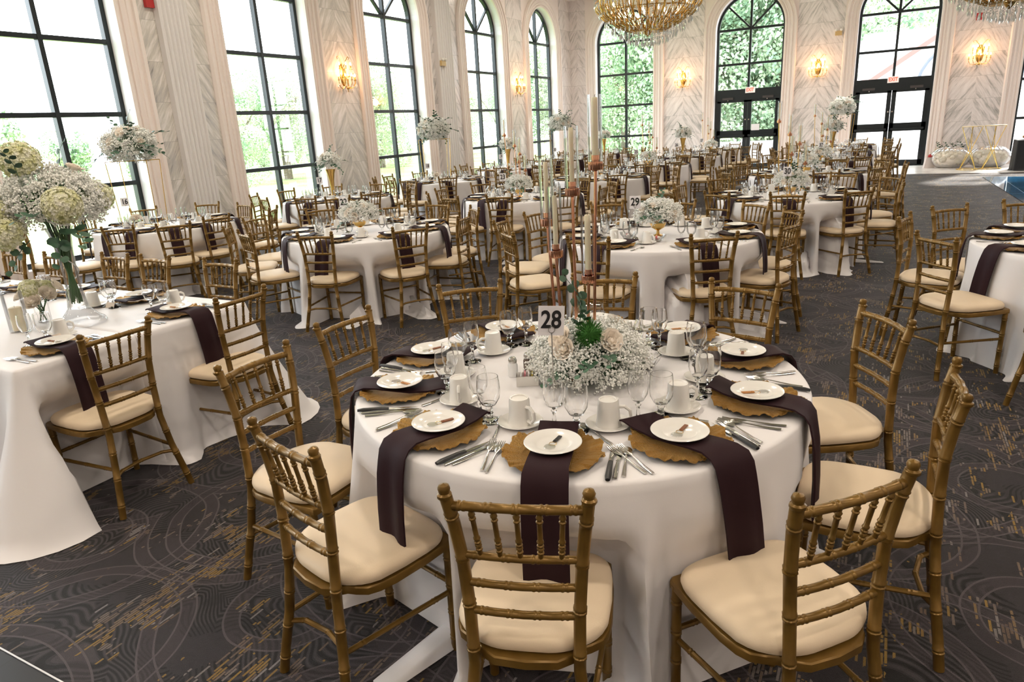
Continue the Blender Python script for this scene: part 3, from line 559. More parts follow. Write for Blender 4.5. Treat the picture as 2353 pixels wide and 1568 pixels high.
def goblet(kind, mat, sm, n=24):
    b = MB(); s = MB()
    if kind:   # wine glass: tulip bowl on a slim stem
        b.lathe([(.004, .066), (.018, .072), (.0285, .092), (.031, .115), (.029, .14), (.0265, .157), (.0252, .157), (.0277, .14), (.0295, .115), (.027, .094), (.017, .076), (.0, .071)], n)
        s.lathe([(0, 0), (.032, 0), (.0325, .002), (.020, .006), (.009, .012), (.006, .022), (.005, .05), (.009, .056), (.006, .062), (.0045, .068), (0, .068)], n)
    else:      # water goblet: rounder bowl on a short stem
        b.lathe([(.005, .050), (.022, .056), (.034, .078), (.0365, .105), (.035, .13), (.0325, .147), (.031, .147), (.0335, .13), (.035, .105), (.0325, .08), (.021, .060), (.0, .056)], n)
        s.lathe([(0, 0), (.035, 0), (.0355, .002), (.023, .007), (.012, .012), (.009, .02), (.012, .027), (.008, .034), (.011, .042), (.007, .051), (0, .051)], n)
    nm = 'wine_glass' if kind else 'water_goblet'; return b.mesh(nm + '_bowl', mat), s.mesh(nm + '_stem', sm)
def joined(ms, name):
    mb = MB(); mats = []
    for me in ms:
        if me.materials[0] not in mats: mats.append(me.materials[0])
        mb.cur = mats.index(me.materials[0]); mb.add([v.co for v in me.vertices], [tuple(p.vertices) for p in me.polygons])
    return mb.mesh(name, mats)
def fork_me():
    mb = MB(); mb.tube([(0, -.095, .004), (0, -.05, .003), (0, .0, .006), (0, .025, .008)], [.0055, .005, .003, .0025], 8, sq=.5)
    mb.tube([(0, .02, .008), (0, .035, .007), (0, .052, .006)], [.003, .009, .012], 8, sq=.25)
    for i in range(4): x = (i - 1.5) * .0062; mb.tube([(x, .05, .006), (x, .075, .005), (x * .97, .098, .009)], [.0022, .002, .0012], 6)
    return mb.mesh('fork', steel)
def spoon_me(k=1.0):
    mb = MB(); mb.tube([(0, -.09, .004), (0, -.05, .003), (0, .0, .006), (0, .04, .008)], [.0055, .005, .003, .0025], 8, sq=.5)
    mb.grid(lambda u, v: (.0165 * k * sin(pi * v) ** .7 * cos(2 * pi * u) if v > 0 else 0, .065 + .027 * k * (2 * v - 1) + 0 * u, .006 + (.006 * (1 if sin(2 * pi * u) > 0 else -.2) * abs(sin(2 * pi * u)) * -sin(pi * v))), 14, 8, True)
    return mb.mesh('spoon', steel)
def knife_me():
    mb = MB(); mb.tube([(0, -.10, .004), (0, -.04, .004), (0, .01, .004)], [.006, .006, .004], 8, sq=.5); mb.add([(-.006, .005, .004), (.006, .005, .004), (.010, .05, .004), (.008, .09, .004), (-.002, .11, .004), (-.006, .09, .004), (-.004, .05, .0055), (.001, .09, .0055)], [(0, 1, 2, 6), (6, 2, 3, 7), (7, 3, 4), (7, 4, 5), (6, 7, 5, 0)]); return mb.mesh('table_knife', steel)
def steak_knife():
    h = MB(); h.tube([(0, -.11, .007), (0, -.09, .008), (0, -.03, .008), (0, 0, .006)], [.007, .0095, .008, .007], 8, sq=.7)
    b = MB(); b.add([(-.006, 0, .004), (.006, 0, .004), (.009, .05, .004), (.0, .11, .004), (-.006, .05, .004), (0, .0, .007), (.001, .06, .006)], [(0, 4, 6, 5), (5, 6, 2, 1), (6, 3, 2), (6, 4, 3)]); return h.mesh('handle', black), b.mesh('blade', steel)
def napkin_me(skew, drop, w=.062, seed=0):
    # strip along the seat direction: starts inside the plate, crosses the charger, falls over the table edge
    r = random.Random(seed); path = [(.505, .036), (.52, .042), (.57, .030), (.64, .024), (.71, .030), (.765, .036), (.81, .037), (.843, .026), (.863, .0), (.872, -.04), (.879, -.08), (.885, -.14), (.890, -.20), (.894, -drop)]
    vs = []; nu = 9; ph = r.uniform(0, 6)
    for th in (0, 1):
        for i, (x, z) in enumerate(path):
            for j in range(nu):
                u = (j / (nu - 1) - .5) * 2; s = max(0, min(1, (x - .52) / .34)) + (max(0, -z) * 1.2); wd = w * (1.0 if x < .83 else 1.06)
                f = .006 * sin(u * 4 + ph) * min(1, max(0, -z) * 8 + .25); q = Vector((0, skew * (s - .45) + u * wd))
                if x < .858: vs.append((x + f * .3, q.y, z + f * .5 + (.0 if th else -.006)))
                else: vs.append((x + f + (.006 if not th else 0) * -1, q.y, z))
    m = len(path); F = []
    for th in (0, 1):
        o = th * m * nu; F += [(o + i * nu + j, o + i * nu + j + 1, o + (i + 1) * nu + j + 1, o + (i + 1) * nu + j) for i in range(m - 1) for j in range(nu - 1)]
    o = m * nu; ed = [i * nu for i in range(m)] + [(m - 1) * nu + j for j in range(1, nu)] + [i * nu + nu - 1 for i in range(m - 2, -1, -1)] + [j for j in range(nu - 2, 0, -1)]
    F += [(ed[i], ed[(i + 1) % len(ed)], ed[(i + 1) % len(ed)] + o, ed[i] + o) for i in range(len(ed))]
    mb = MB(); mb.add(vs, F); return mb.mesh('napkin', plum, True, 60)
PL = plate_me(); CG = [charger_me(220, s) for s in (1, 2)]; CF = charger_me(40, 3); CUP, CUPH = cup_me(); SAU = saucer_me(); CUPF = joined([CUP, CUPH], 'coffee_cup')
GB = goblet(0, glass, glass); WG = goblet(1, glass, glass); GBF = joined(goblet(0, tglass, tglass, 12), 'water_goblet'); WGF = joined(goblet(1, tglass, tglass, 12), 'wine_glass')
FK, SP, KN = fork_me(), spoon_me(), knife_me(); SK = steak_knife(); NP = [napkin_me(sk, dr, seed=i) for i, (sk, dr) in enumerate(((.0, .30), (.10, .33), (-.10, .31), (.04, .36)))]
ring_mb = MB(); ring_mb.tube([(.011 * cos(a), .011 * sin(a), .002) for a in [2 * pi * i / 16 for i in range(17)]], .0009, 5, False); KR = ring_mb.mesh('key_ring', brass)
def strap(m):
    mb = MB(); mb.box(-.0055, .0055, .010, .052, .001, .005); mb.ball((0, .018, .005), .002, 6, 4); return mb.mesh('leather_strap', m)
KS = [strap(leather), strap(black), strap(M('tan_leather', (.42, .18, .05), .5))]
mb = MB(); mb.lathe([(0, .003), (.017, .003), (.018, .0015), (.017, 0), (0, 0)], 20, (0, -.022, 0)); KD = mb.mesh('clear_tag', thin('clear_acrylic', (.9, .9, .9), .5))

def pol(cx, cy, a, r, dr=0.): return cx + r * cos(a) - dr * sin(a), cy + r * sin(a) + dr * cos(a)
def scale_me(me, k):
    me.transform(Matrix.Scale(k, 4)); return me
for q in (*GB, *WG, GBF, WGF): scale_me(q, 1.08)
for q in (CUP, CUPH, CUPF): scale_me(q, 1.04)
def setting(cx, cy, a, lvl, at, idx, flat=None):
    """one place setting. a: direction from the table centre to the guest; at: words naming the place."""
    ri = random.Random(idx * 7 + 3)
    def P(r, s=0.): return (*pol(cx, cy, a, r, s), TZ)
    def G(w): return w + ' on this and the other tables' if 0 else w
    x, y, z = P(.675); obj('charger_plate', CG[idx % 2] if lvl else CF, None, (x, y, z), idx * 1.3, 'scalloped gold charger ' + at, 'charger plate', 'gold charger plates')
    obj('napkin', NP[idx % 4 if lvl < 2 else (0, 3, 1, 2)[idx % 4]], None, (cx, cy, TZ), a, 'dark plum napkin ' + at, 'napkin', 'dark napkins')
    x, y, z = P(.675, .0); obj('bread_plate', PL, None, (x, y, z + .033), 0, 'small white plate ' + at, 'plate', 'small white plates')
    gx = (.50, .052), (.48, -.022)
    for nm, (r, s), (me, mf), lb in (('water_goblet', gx[0], (GB, GBF), 'round water goblet '), ('wine_glass', gx[1], (WG, WGF), 'slim wine glass ')):
        x, y, z = P(r, s)
        if lvl == 2:
            o = obj(nm, None, None, (x, y, z), 0, lb + at, 'glass', lb.strip() + 's'); obj('bowl', me[0], o); obj('stem', me[1], o)
        else: obj(nm, mf, None, (x, y, z), 0, lb + at, 'glass', lb.strip() + 's')
    x, y, z = P(.455, .150); obj('saucer', SAU, None, (x, y, z), 0, 'white saucer ' + at, 'saucer', 'white saucers')
    if lvl:
        o = obj('coffee_cup', CUP, None, (x, y, z + .005), a + 1.5, 'upturned coffee cup ' + at, 'cup', 'upturned white cups'); obj('handle', CUPH, o)
    else: obj('coffee_cup', CUPF, None, (x, y, z + .005), a + 1.5, 'upturned coffee cup ' + at, 'cup', 'upturned white cups')
    if lvl:
        ang = a + pi / 2
        def cut(nm, me, s, r, da, lb):
            x, y, z = P(r, s); return obj(nm, me, None, (x, y, z), ang + da, lb + at, nm.split('_')[-1], nm.replace('_', ' ') + 's')
        cut('fork', FK, -.172, .705, .0 + ri.uniform(-.1, .15), 'inner steel fork ')
        if lvl == 2: cut('fork', FK, -.195, .695, .04, 'outer steel fork ')
        cut('spoon', SP, .212, .70, ri.uniform(-.12, .05), 'steel soup spoon ')
        if lvl == 2:
            cut('table_knife', KN, .19, .705, -.04, 'steel table knife ')
            o = cut('steak_knife', None, .170, .71, -.02, 'black-handled steak knife ')
            obj('handle', SK[0], o); obj('blade', SK[1], o); x, y, z = P(.52, .115)
            obj('spoon', SP, None, (x, y, z), a + 2.2, 'steel teaspoon ' + at, 'spoon', 'teaspoons')
        if lvl == 2:
            x, y, z = P(.675, 0); o = obj('keychain', None, None, (x, y, z + .0375), a + pi / 2 + ri.uniform(-1.2, 1.2), ('black' if idx in (0, 5) else 'brown') + ' leather keychain favour ' + at, 'keychain', 'leather keychain favours')
            obj('key_ring', KR, o); obj('leather_strap', KS[1 if idx in (0, 5) else (0, 2)[idx % 2]], o); obj('clear_tag', KD, o)
A28 = {}
for k in T:
    cx, cy = T[k]; lvl = 2 if k == '28' else 1 if k in NEAR else 0
    for i, (a, x, y, r, ph) in enumerate(seats[k]):
        if k == '28':
            pa = min([radians(q) for q in (-73, -40, -3, 35, 68, 104, 143, 180, -146, -108)], key=lambda q: abs((q - a + pi) % (2 * pi) - pi)); idx = 0 if ph == 'at the front' else i + 1
        else: pa = a; idx = i + len(k) * 3
        setting(cx, cy, pa, lvl, TN[k] + ', place ' + ph, idx)
# head table: guests at the right end and along the window side
def hset(x, y, a, at, idx): setting(x - .675 * cos(a), y - .675 * sin(a), a, 2, at, idx)
HS = [(-3.59, 1.81, 0, 'at the nearer end place of the head table'), (-3.59, 2.50, 0, 'at the farther end place of the head table')]
for i, x in enumerate((-4.19, -4.88, -5.5, -6.15)): HS.append((x, 2.685, pi / 2, 'at the %s window-side place of the head table' % ('first', 'second', 'third', 'fourth')[i]))
for i, (x, y, a, at) in enumerate(HS): hset(x, y, a, at, 40 + i)
GS, GZ = .921, TZ
# ------------------------------------------------------------------ flowers
def octa(mb, p, r):
    x, y, z = p; mb.add([(x + r, y, z), (x, y + r, z), (x - r, y, z), (x, y - r, z), (x, y, z + r), (x, y, z - r)], [(0, 1, 4), (1, 2, 4), (2, 3, 4), (3, 0, 4), (1, 0, 5), (2, 1, 5), (3, 2, 5), (0, 3, 5)])
def rnd(r): return Vector((r.gauss(0, 1), r.gauss(0, 1), r.gauss(0, 1))).normalized()
def breath(seed, n, rx, rz, zlo=-.5, size=.0045, clump=9):
    r = random.Random(seed); mb = MB(); st = MB()
    for _ in range(n // clump):
        while True:
            d = rnd(r)
            if d.z > zlo: break
        k = r.uniform(.78, 1.06); c = Vector((d.x * rx * k, d.y * rx * k, d.z * rz * k)); st.tube([c * .35, c * .96], [.0012, .0006], 3, False)
        for _ in range(clump): octa(mb, c + rnd(r) * r.uniform(.004, .028) * (rx / .2) ** .5, size * r.uniform(.7, 1.25))
    mb.cur = 1; mb.add(st.v, st.f); return mb.mesh('babys_breath', [bloom, stem_m], True, 180)
def rose_me():
    mb = MB(); r = random.Random(3)
    for ring, (cnt, R, lean, h) in enumerate(((3, .008, .1, .030), (5, .016, .3, .030), (6, .024, .6, .027), (7, .031, .95, .022))):
        for i in range(cnt):
            a0 = 2 * pi * i / cnt + ring * .7
            def f(u, v, a0=a0, R=R, lean=lean, h=h, cnt=cnt):
                a = a0 + (u - .5) * 2 * pi / cnt * 1.7; rad = R * (.45 + .55 * sin(min(1, v * 1.1) * pi / 2)) + lean * .010 * v * v + .002 * sin(a * 9)
                return (rad * cos(a), rad * sin(a), -.012 + h * v * (1 - .25 * abs(2 * u - 1) ** 2))
            mb.grid(f, 6, 5)
    mb.ball((0, 0, 0), .012); mb.tube([(0, 0, -.05), (0, 0, -.008)], [.002, .006], 6); return mb.mesh('rose', petal)
def hyd_me(R=.075, n=950, m=None):
    mb = MB(); r = random.Random(9); mb.ball((0, 0, 0), R * .8, 12, 8)
    for _ in range(n):
        d = rnd(r)
        if d.z < -.6: continue
        c = d * R * r.uniform(.88, 1.02); u = d.cross(rnd(r)).normalized(); w = d.cross(u)
        for q in range(4):
            a = q * pi / 2; e = u * cos(a) + w * sin(a); g = u * -sin(a) + w * cos(a); s = .0078
            mb.add([c, c + e * s * .6 + g * s * .5 + d * .002, c + e * s * 1.15 + d * .004, c + e * s * .6 - g * s * .5 + d * .002], [(0, 1, 2, 3)])
    return mb.mesh('hydrangea', m or hyd, True, 60)
def sprig_me(seed, L=.16, n=7, s=.026):
    r = random.Random(seed); mb = MB(); bend = r.uniform(-.3, .3); pts = [(0 + bend * L * t_ * t_, .15 * L * sin(3 * t_), L * t_) for t_ in (0, .33, .66, 1)]; mb.tube(pts, [.002, .0017, .0014, .001], 5)
    for i in range(n):
        t_ = .15 + .85 * i / (n - 1); p = Vector((bend * L * t_ * t_, .15 * L * sin(3 * t_), L * t_)); sd = 1 if i % 2 else -1; sz = s * (1.15 - .4 * t_)
        u = Vector((sd * cos(r.uniform(-.6, .6)), r.uniform(-.5, .5), r.uniform(.1, .6))).normalized(); w = u.cross(Vector((r.uniform(-.3, .3), 1, .3))).normalized(); nn = u.cross(w)
        prof = [(0, 0), (.35, .62), (.9, .85), (1.45, .62), (1.8, 0), (1.45, -.62), (.9, -.85), (.35, -.62)]
        vs = [p + u * a * sz * .8 + w * b * sz * .8 + nn * (.10 * sz * (abs(b))) for a, b in prof] + [p + u * .9 * sz * .8 - nn * .06 * sz]
        mb.add(vs, [(j, (j + 1) % 8, 8) for j in range(8)])
    return mb.mesh('eucalyptus_sprig', leafm)
ROSE = rose_me(); HYD = hyd_me(); SPR = [sprig_me(s) for s in (1, 2, 3, 4)]
mb = MB(); r_ = random.Random(2); mb.ball((0, 0, 0), .03, 10, 6)
for _ in range(420): d = rnd(r_); a = d * .03; mb.tube([a, a + d * .022 + rnd(r_) * .004], [.0012, .0004], 3, False)
DIA = mb.mesh('green_dianthus', moss)
def aim(d): return Vector(d).to_track_quat('Z', 'Y').to_euler()
def bouquet(par, seed, c, rx, rz, nb, nr, ns, nh=0, zlo=-.4, size=.0045, rs=1.0, dirs=None):
    r = random.Random(seed); c = Vector(c)
    if nb: o = obj('babys_breath', breath(seed, nb, rx, rz, zlo, size), par, c, kind='stuff')
    def place(nm, me, k, sc, z0):
        while True:
            d = rnd(r)
            if d.z > z0: break
        p = c + Vector((d.x * rx * k, d.y * rx * k, d.z * rz * k)); obj(nm, me, par, p, rot=aim(d), sc=sc)
    for _ in range(nr): place('rose', ROSE, .93, rs * r.uniform(.85, 1.1), -.1)
    for _ in range(nh): place('hydrangea', HYD, .8, rs, -.2)
    for i in range(ns): place('eucalyptus_sprig', SPR[i % 4], .72, rs * r.uniform(.8, 1.15) * (rx / .2) ** .5, -.75)
def digits_me(txt, size, mat, depth=.0005, sx=.8, bold=.0):
    cu = D.curves.new('txt', 'FONT'); cu.body = txt; cu.size = size; cu.align_x = 'CENTER'; cu.align_y = 'CENTER'; cu.extrude = depth; cu.offset = bold * size
    o = D.objects.new('txt', cu); COL.objects.link(o); dg = bpy.context.evaluated_depsgraph_get(); dg.update(); me = D.meshes.new_from_object(o.evaluated_get(dg)); D.objects.remove(o)
    me.transform(Matrix.Rotation(pi / 2, 4, 'X') @ Matrix.Diagonal((sx, 1, 1, 1))); me.materials.clear(); me.materials.append(mat); return me
# ---- table numbers
mb = MB(); mb.box(-.048, .048, -.0008, .0008, -.056, .056); CARD = mb.mesh('number_card', card, False)
mb = MB(); mb.tube([(0, 0, .008), (0, 0, .285)], .0022, 8); mb.tube([(.012 * cos(a), -.002, .297 + .012 * sin(a)) for a in [2 * pi * i / 20 for i in range(21)]], .0013, 5, False); mb.lathe([(.03, 0), (.031, .004), (.024, .014), (.01, .022), (.003, .026)], 24); STD = mb.mesh('wire_stand', steel)
SG = {'28': (-1.04, 2.20, .0, .335), '29': (-1.95, 5.95, 0, .33), '30': (-1.08, 9.15, 0, .33), '22': (-5.25, 5.9, 0, .335), '23': (-5.0, 9.1, 0, .33), '17': (-8.62, 9.15, 0, .33), '18': (-8.75, 12.6, 0, .33), '19': (-8.7, 15.8, 0, .33), '20': (-8.7, 19.1, 0, .33), '25': (-5.15, 15.8, 0, .33), '26': (-5.1, 19.1, 0, .33), '27': (-5.15, 22.2, 0, .33), '31': (-1.33, 12.5, 0, .33), '32': (-1.25, 15.8, 0, .34), '33': (-1.4, 19.1, 0, .36), '34': (-1.38, 22.2, 0, .42), '16': (-9.1, 5.9, 0, .34)}
for k, (x, y, q, h) in SG.items():
    yaw = atan2(y, x) - pi / 2 + (.08 if k == '28' else 0)
    o = obj('table_number', None, None, (x, y, TZ), yaw, 'white card reading %s on a wire stand' % NW[k], 'table number'); s = h / .335
    obj('wire_stand', STD, o, sc=(1, 1, s)); obj('number_card', CARD, o, (0, .002, .33 * s), rot=(0, radians(4) if k == '28' else 0, 0)); obj('number', digits_me(k, .093, ink, sx=.82, bold=.022), o, (0, -.0006, .332 * s), rot=(0, radians(4) if k == '28' else 0, 0))
# ---- candle stand on table 28
def fluted(R, n=18): return lambda a, j: 1 + .07 * (1 if int(a / (2 * pi) * n * 2) % 2 else 0)
cupmb = MB(); cupmb.lathe([(.006, -.014), (.010, -.012), (.026, -.008), (.0275, -.004), (.0275, .022), (.0255, .022), (.0255, .004), (.012, .004), (.012, .026), (.014, .028), (.014, .046), (.0105, .046), (.0105, .03), (0, .028)], 72, wob=lambda a, j: 1 + (.05 if 2 <= j <= 4 or 9 <= j <= 10 else 0) * (1 if int(a / (2 * pi) * 36) % 2 else 0)); CCUP = cupmb.mesh('candle_cup', copper)
def chim(L, R=.028):
    mb = MB(); mb.lathe([(R - .0022, .004), (R, .004), (R, L), (R - .0022, L), (R - .0022, .004)], 32); return mb.mesh('glass_chimney', tglass)
def candle(L, R=.011):
    mb = MB(); mb.lathe([(0, 0), (R, 0), (R * .98, L * .5), (R * .96, L - .004), (R * .8, L), (R * .45, L - .002), (0, L - .003)], 16); return mb.mesh('taper_candle', wax)
wk = MB(); wk.tube([(0, 0, -.002), (.001, 0, .006), (.003, 0, .012)], .0009, 5); WICK = wk.mesh('wick', ink)
def candelabra(cx, cy, tops, lab, grp, pm, near):
    o = obj('candle_stand', None, None, (cx, cy, TZ), 0, lab, 'candle stand', grp)
    bm = MB(); bm.lathe([(0, 0), (.10, 0), (.10, .008), (.03, .014), (0, .016)], 32); obj('base', bm.mesh('base', pm), o)
    for i, (x, y, z, L, CL, thick) in enumerate(tops):
        bx, by = x * .75, y * .75; mb = MB(); mb.tube([(bx, by, .01), (x, y, z - .012)], .0062 if near else .006, 12); pl_ = obj('pole', mb.mesh('pole', pm), o)
        obj('candle_cup', CCUP if near else CUPS, pl_, (x, y, z)); obj('glass_chimney', chim(L) if near else CH_F, pl_, (x, y, z))
        c_ = obj('taper_candle', candle(CL, .0125 if thick else .0095), None, (cx + x, cy + y, TZ + z + .03), 0, 'ivory taper candle, %s of the five, %s' % (('tallest', 'second tallest', 'third tallest', 'fourth tallest', 'lowest')[i], 'on the rose-gold stand') if near else 'ivory taper candle ' + ('tallest', 'second tallest', 'third tallest', 'fourth tallest', 'lowest')[i] + ' ' + lab.split('tapers ')[-1], 'candle', 'ivory candles' if near else 'candles on ' + lab[:40])
        obj('wick', WICK, c_, (0, 0, CL - .002))
CUPS_m = MB(); CUPS_m.lathe([(.006, -.014), (.026, -.008), (.027, .020), (.012, .022), (.012, .04), (0, .04)], 16); CUPS = CUPS_m.mesh('candle_cup', copper); CH_F = chim(.25, .024); CH_F.materials[0] = tglass
# offsets from the stand's base at (-1.08, 2.55)
tops = [(.087, .0, 1.617 - TZ, .265, .225, True), (-.012, .0, 1.519 - TZ, .255, .22, False), (-.125, 0, 1.398 - TZ, .26, .215, False), (-.082, -.02, 1.274 - TZ, .275, .21, False), (.049, 0, 1.172 - TZ, .265, .235, True)]
candelabra(-1.08, 2.55, tops, 'rose-gold five-arm candle stand with glass chimneys on table twenty-eight', None, copper, True)
def far_stand(k, dx, dy):
    cx, cy = T[k][0] / GS + dx, T[k][1] / GS + dy; rr_ = random.Random(ord(k[1])); tp = [(q[0] * 1.1, rr_.uniform(-.08, .08), q[1], .25, .2, False) for q in ((-.16, .90), (-.03, .74), (.07, .62), (.0, .5), (.14, .38))]
    candelabra(cx, cy, tp, 'slim metal candle stand with tapers ' + ON[k], 'slim candle stands', copper if k in ('23',) else brass, False)
for k, dx, dy in (('30', .02, 0), ('23', -.08, 0), ('25', 0, 0), ('27', -.1, 0), ('32', 0, 0)): far_stand(k, dx, dy)
# ---- low arrangements
def low(k, x, y, big, lab):
    o = obj('flower_arrangement', None, None, (x, y, TZ), 0, lab, 'flower arrangement'); return o
o = low('28', -1.03, 2.53, 1, 'low mound of white baby\'s breath with roses and green leaves on table twenty-eight')
mb = MB(); mb.lathe([(0, 0), (.06, 0), (.075, .03), (.08, .07), (.0, .07)], 24); BOWL = mb.mesh('foam_bowl', copper); obj('bowl', BOWL, o)
obj('babys_breath', breath(31, 9500, .24, .165, -.25, .0052, 10), o, (0, 0, .07), kind='stuff')
mb = MB(); mb.ball((0, 0, .06), .12, 14, 8, (1, 1, .7)); obj('foliage_core', mb.mesh('foliage_core', leafm), o)
for p, d, s in (((-.06, -.15, .21), (-.3, -.7, .7), 1.25), ((-.03, -.185, .175), (0, -1, .5), 1.15), ((.135, -.10, .20), (.7, -.6, .5), 1.2), ((.06, .16, .2), (.2, .6, .6), 1.1), ((-.17, .06, .19), (-.8, 0, .5), 1.0)): obj('rose', ROSE, o, p, rot=aim(d), sc=s)
obj('green_dianthus', DIA, o, (.055, -.12, .225), sc=1.25, rot=aim((.1, -.6, .7)))
for i, (p, d, s) in enumerate((((.08, -.165, .12), (.3, -1, .0), .9), ((-.02, -.06, .22), (-.1, -.1, 1), 1.1), ((-.01, -.19, .08), (-.2, -1, -.2), .8), ((.02, -.1, .20), (.35, -.3, .8), .9), ((.13, -.14, .14), (.6, -.7, .1), .8), ((-.05, .05, .24), (-.3, .3, 1), 1.2))): obj('eucalyptus_sprig', SPR[i % 4], o, p, rot=aim(d), sc=s)
for k, x, y, sd in (('29', -1.8, 6.15, 5), ('22', -5.1, 5.95, 6), ('23', -4.9, 9.4, 7), ('30', -1.05, 9.35, 8), ('25', -4.9, 15.9, 9), ('31', -1.2, 12.7, 12), ('32', -1.25, 15.9, 13), ('27', -4.9, 22.3, 14)):
    o = low(k, x, y, 0, 'low arrangement of white flowers with green leaves ' + ON[k])
    ps = MB(); ps.lathe([(.045, 0), (.05, .006), (.015, .02), (.012, .05), (.06, .08), (.075, .12), (.07, .12), (0, .10)], 20); obj('pedestal_bowl', ps.mesh('pedestal_bowl', brass), o)
    nb = 4800 if k in ('29', '22') else 2400 if k in ('23', '30') else 1200
    bouquet(o, sd, (0, 0, .20), .205, .13, nb, 7, 7, zlo=-.45, size=.0068 if nb > 2000 else .010)
# ---- tall gold stands with flower balls
def tall(k, x, y, lab, mid=True, Rb=.30):
    o = obj('tall_flower_stand', None, None, (x, y, TZ), .3, lab, 'flower stand', 'tall flower stands'); mb = MB()
    top = .86
    for sx in (-1, 1):
        for sy in (-1, 1): mb.tube([(sx * .27, sy * .10, 0), (sx * .31, sy * .13, top)], .005, 8)
    for z, q in ((0, 0), (top, .04)):
        w, d_ = .27 + q, .10 + q * .75; mb.tube([(-w, -d_, z + .005), (w, -d_, z + .005), (w, d_, z + .005), (-w, d_, z + .005), (-w, -d_, z + .005)], .005, 8)
    obj('gold_frame', mb.mesh('gold_frame', brass), o); pm = MB(); pm.box(-.30, .30, -.12, .12, top, top + .006); obj('top_plate', pm.mesh('top_plate', brass, False), o)
    bouquet(o, ord(k[1]), (0, 0, top + .20), Rb * 1.1, .25, 6500, 12, 16, zlo=-.8, size=.0105, rs=1.3)
for k, x, y in (('16', -8.9, 6.0), ('18', -8.62, 12.75), ('20', -8.6, 19.3), ('34', -1.3, 22.4)): tall(k, x, y, 'tall gold stand topped with a ball of white flowers ' + ON[k])
def trumpet(k, x, y, lab):
    o = obj('trumpet_vase', None, None, (x, y, TZ), 0, lab, 'vase', 'gold trumpet vases'); mb = MB(); mb.lathe([(.06, 0), (.062, .006), (.03, .03), (.028, .06), (.04, .075), (.026, .09), (.028, .14), (.04, .30), (.06, .42), (.085, .50), (.08, .50), (.0, .44)], 24); obj('vase', mb.mesh('vase', brass), o)
    bouquet(o, ord(k[1]) + 3, (0, 0, .62), .20, .16, 2600, 8, 12, zlo=-.6, size=.0105, rs=1.2)
for k, x, y, ph in (('17', -8.48, 9.3, None), ('19', -8.6, 16, None), ('26', -4.98, 19.3, None), ('33', -1.28, 19.3, None), ('21', -8.4, 22.4, 1)): trumpet(k, x, y, 'gold trumpet vase of white flowers ' + (ON[k]))
# ---- head table centrepieces
o = obj('flared_glass_vase', None, None, (-4.32, 2.36, TZ), 0, 'tall flared clear glass vase of white hydrangeas on the head table', 'vase')
mb = MB(); pr = [(.135, 0), (.14, .012), (.13, .03), (.10, .05), (.06, .10), (.045, .20), (.042, .32), (.046, .45), (.058, .54), (.082, .60)]
mb.lathe(pr + [(r - .004, z) for r, z in pr[::-1][:-4]] + [(0, .09)], 40); obj('vase_glass', mb.mesh('vase_glass', tglass), o)
r_ = random.Random(4); mb = MB()
for _ in range(64):
    a = r_.uniform(0, 6.3); b = a + r_.uniform(1.5, 3); mb.tube([(.03 * cos(a), .03 * sin(a), .13 + r_.uniform(0, .06)), (.012 * cos(a + 1), .012 * sin(a + 1), .32), (.06 * cos(b), .06 * sin(b), .62), (.12 * cos(b), .12 * sin(b), .70)], .0028, 5)
obj('stems', mb.mesh('stems', stem_m), o)
obj('babys_breath', breath(77, 8500, .28, .20, -.6, .0072, 10), o, (.0, 0, .74), kind='stuff')
for (px, py, pz), s in (((.0, -.12, .985), 1.4), ((-.31, -.17, .66), 1.45), ((.02, -.29, .60), 1.25), ((.34, -.14, .74), 1.3), ((-.02, -.31, .72), 1.0), ((.1, .22, .75), 1.1)): obj('hydrangea', HYD, o, (px, py, pz), sc=s, rot=aim((px, py, .3)))
for (px, py, pz), s in (((-.30, -.10, .80), 1.2), ((-.26, .14, .86), 1.1), ((.12, .1, .93), 1.1)): obj('rose', ROSE, o, (px, py, pz), sc=s, rot=aim((px, py, .3)))
for i, (p, d, s) in enumerate((((-.30, -.05, .6), (-1, -.2, -.2), 1.6), ((-.25, -.15, .55), (-.8, -.5, -.5), 1.5), ((.18, -.12, .56), (.7, -.3, -.5), 1.6), ((.26, -.1, .60), (1, -.1, -.3), 1.7), ((.1, -.2, .9), (.4, -.3, .8), 1.1), ((-.2, -.1, .88), (-.5, -.3, .9), 1.1), ((.05, -.2, .55), (.2, -.6, -.8), 1.3), ((-.08, -.22, .84), (-.2, -.7, .3), 1.0), ((.2, -.2, .68), (.6, -.7, 0), 1.2), ((0, .1, .9), (.1, .3, 1), 1.2), ((-.1, -.22, .55), (-.3, -.6, -.7), 1.2))): obj('eucalyptus_sprig', SPR[i % 4], o, p, rot=aim(d), sc=s)
cr = MB()
for i in range(150): t_ = i / 149; cr.ball((.047 * cos(t_ * 9 + 2), .047 * sin(t_ * 9 + 2), .58 - t_ * .42), .0035, 6, 4)
obj('bead_garland', cr.mesh('bead_garland', crystal), o)
o = obj('square_glass_vase', None, None, (-4.62, 2.30, TZ), .4, 'small square glass vase of cream ranunculus on the head table', 'vase'); mb = MB()
mb.lathe([(.055, 0), (.055, .13), (.052, .13), (.052, .006), (0, .006)], 4); obj('vase_glass', mb.mesh('vase_glass', tglass, False), o)
mb = MB(); r_ = random.Random(8)
for _ in range(16): a = r_.uniform(0, 6.3); mb.tube([(.03 * cos(a), .03 * sin(a), .012), (.05 * cos(a + 2.5), .05 * sin(a + 2.5), .16)], .0025, 5)
obj('stems', mb.mesh('stems', stem_m), o)
for i, (p, s) in enumerate((((.09, -.03, .19), 1.3), ((.02, -.08, .15), 1.35), ((.10, .05, .22), 1.2), ((-.08, -.04, .19), 1.3), ((-.04, .05, .23), 1.2))): obj('ranunculus', ROSE, o, p, sc=s, rot=aim((p[0], p[1], .08)))
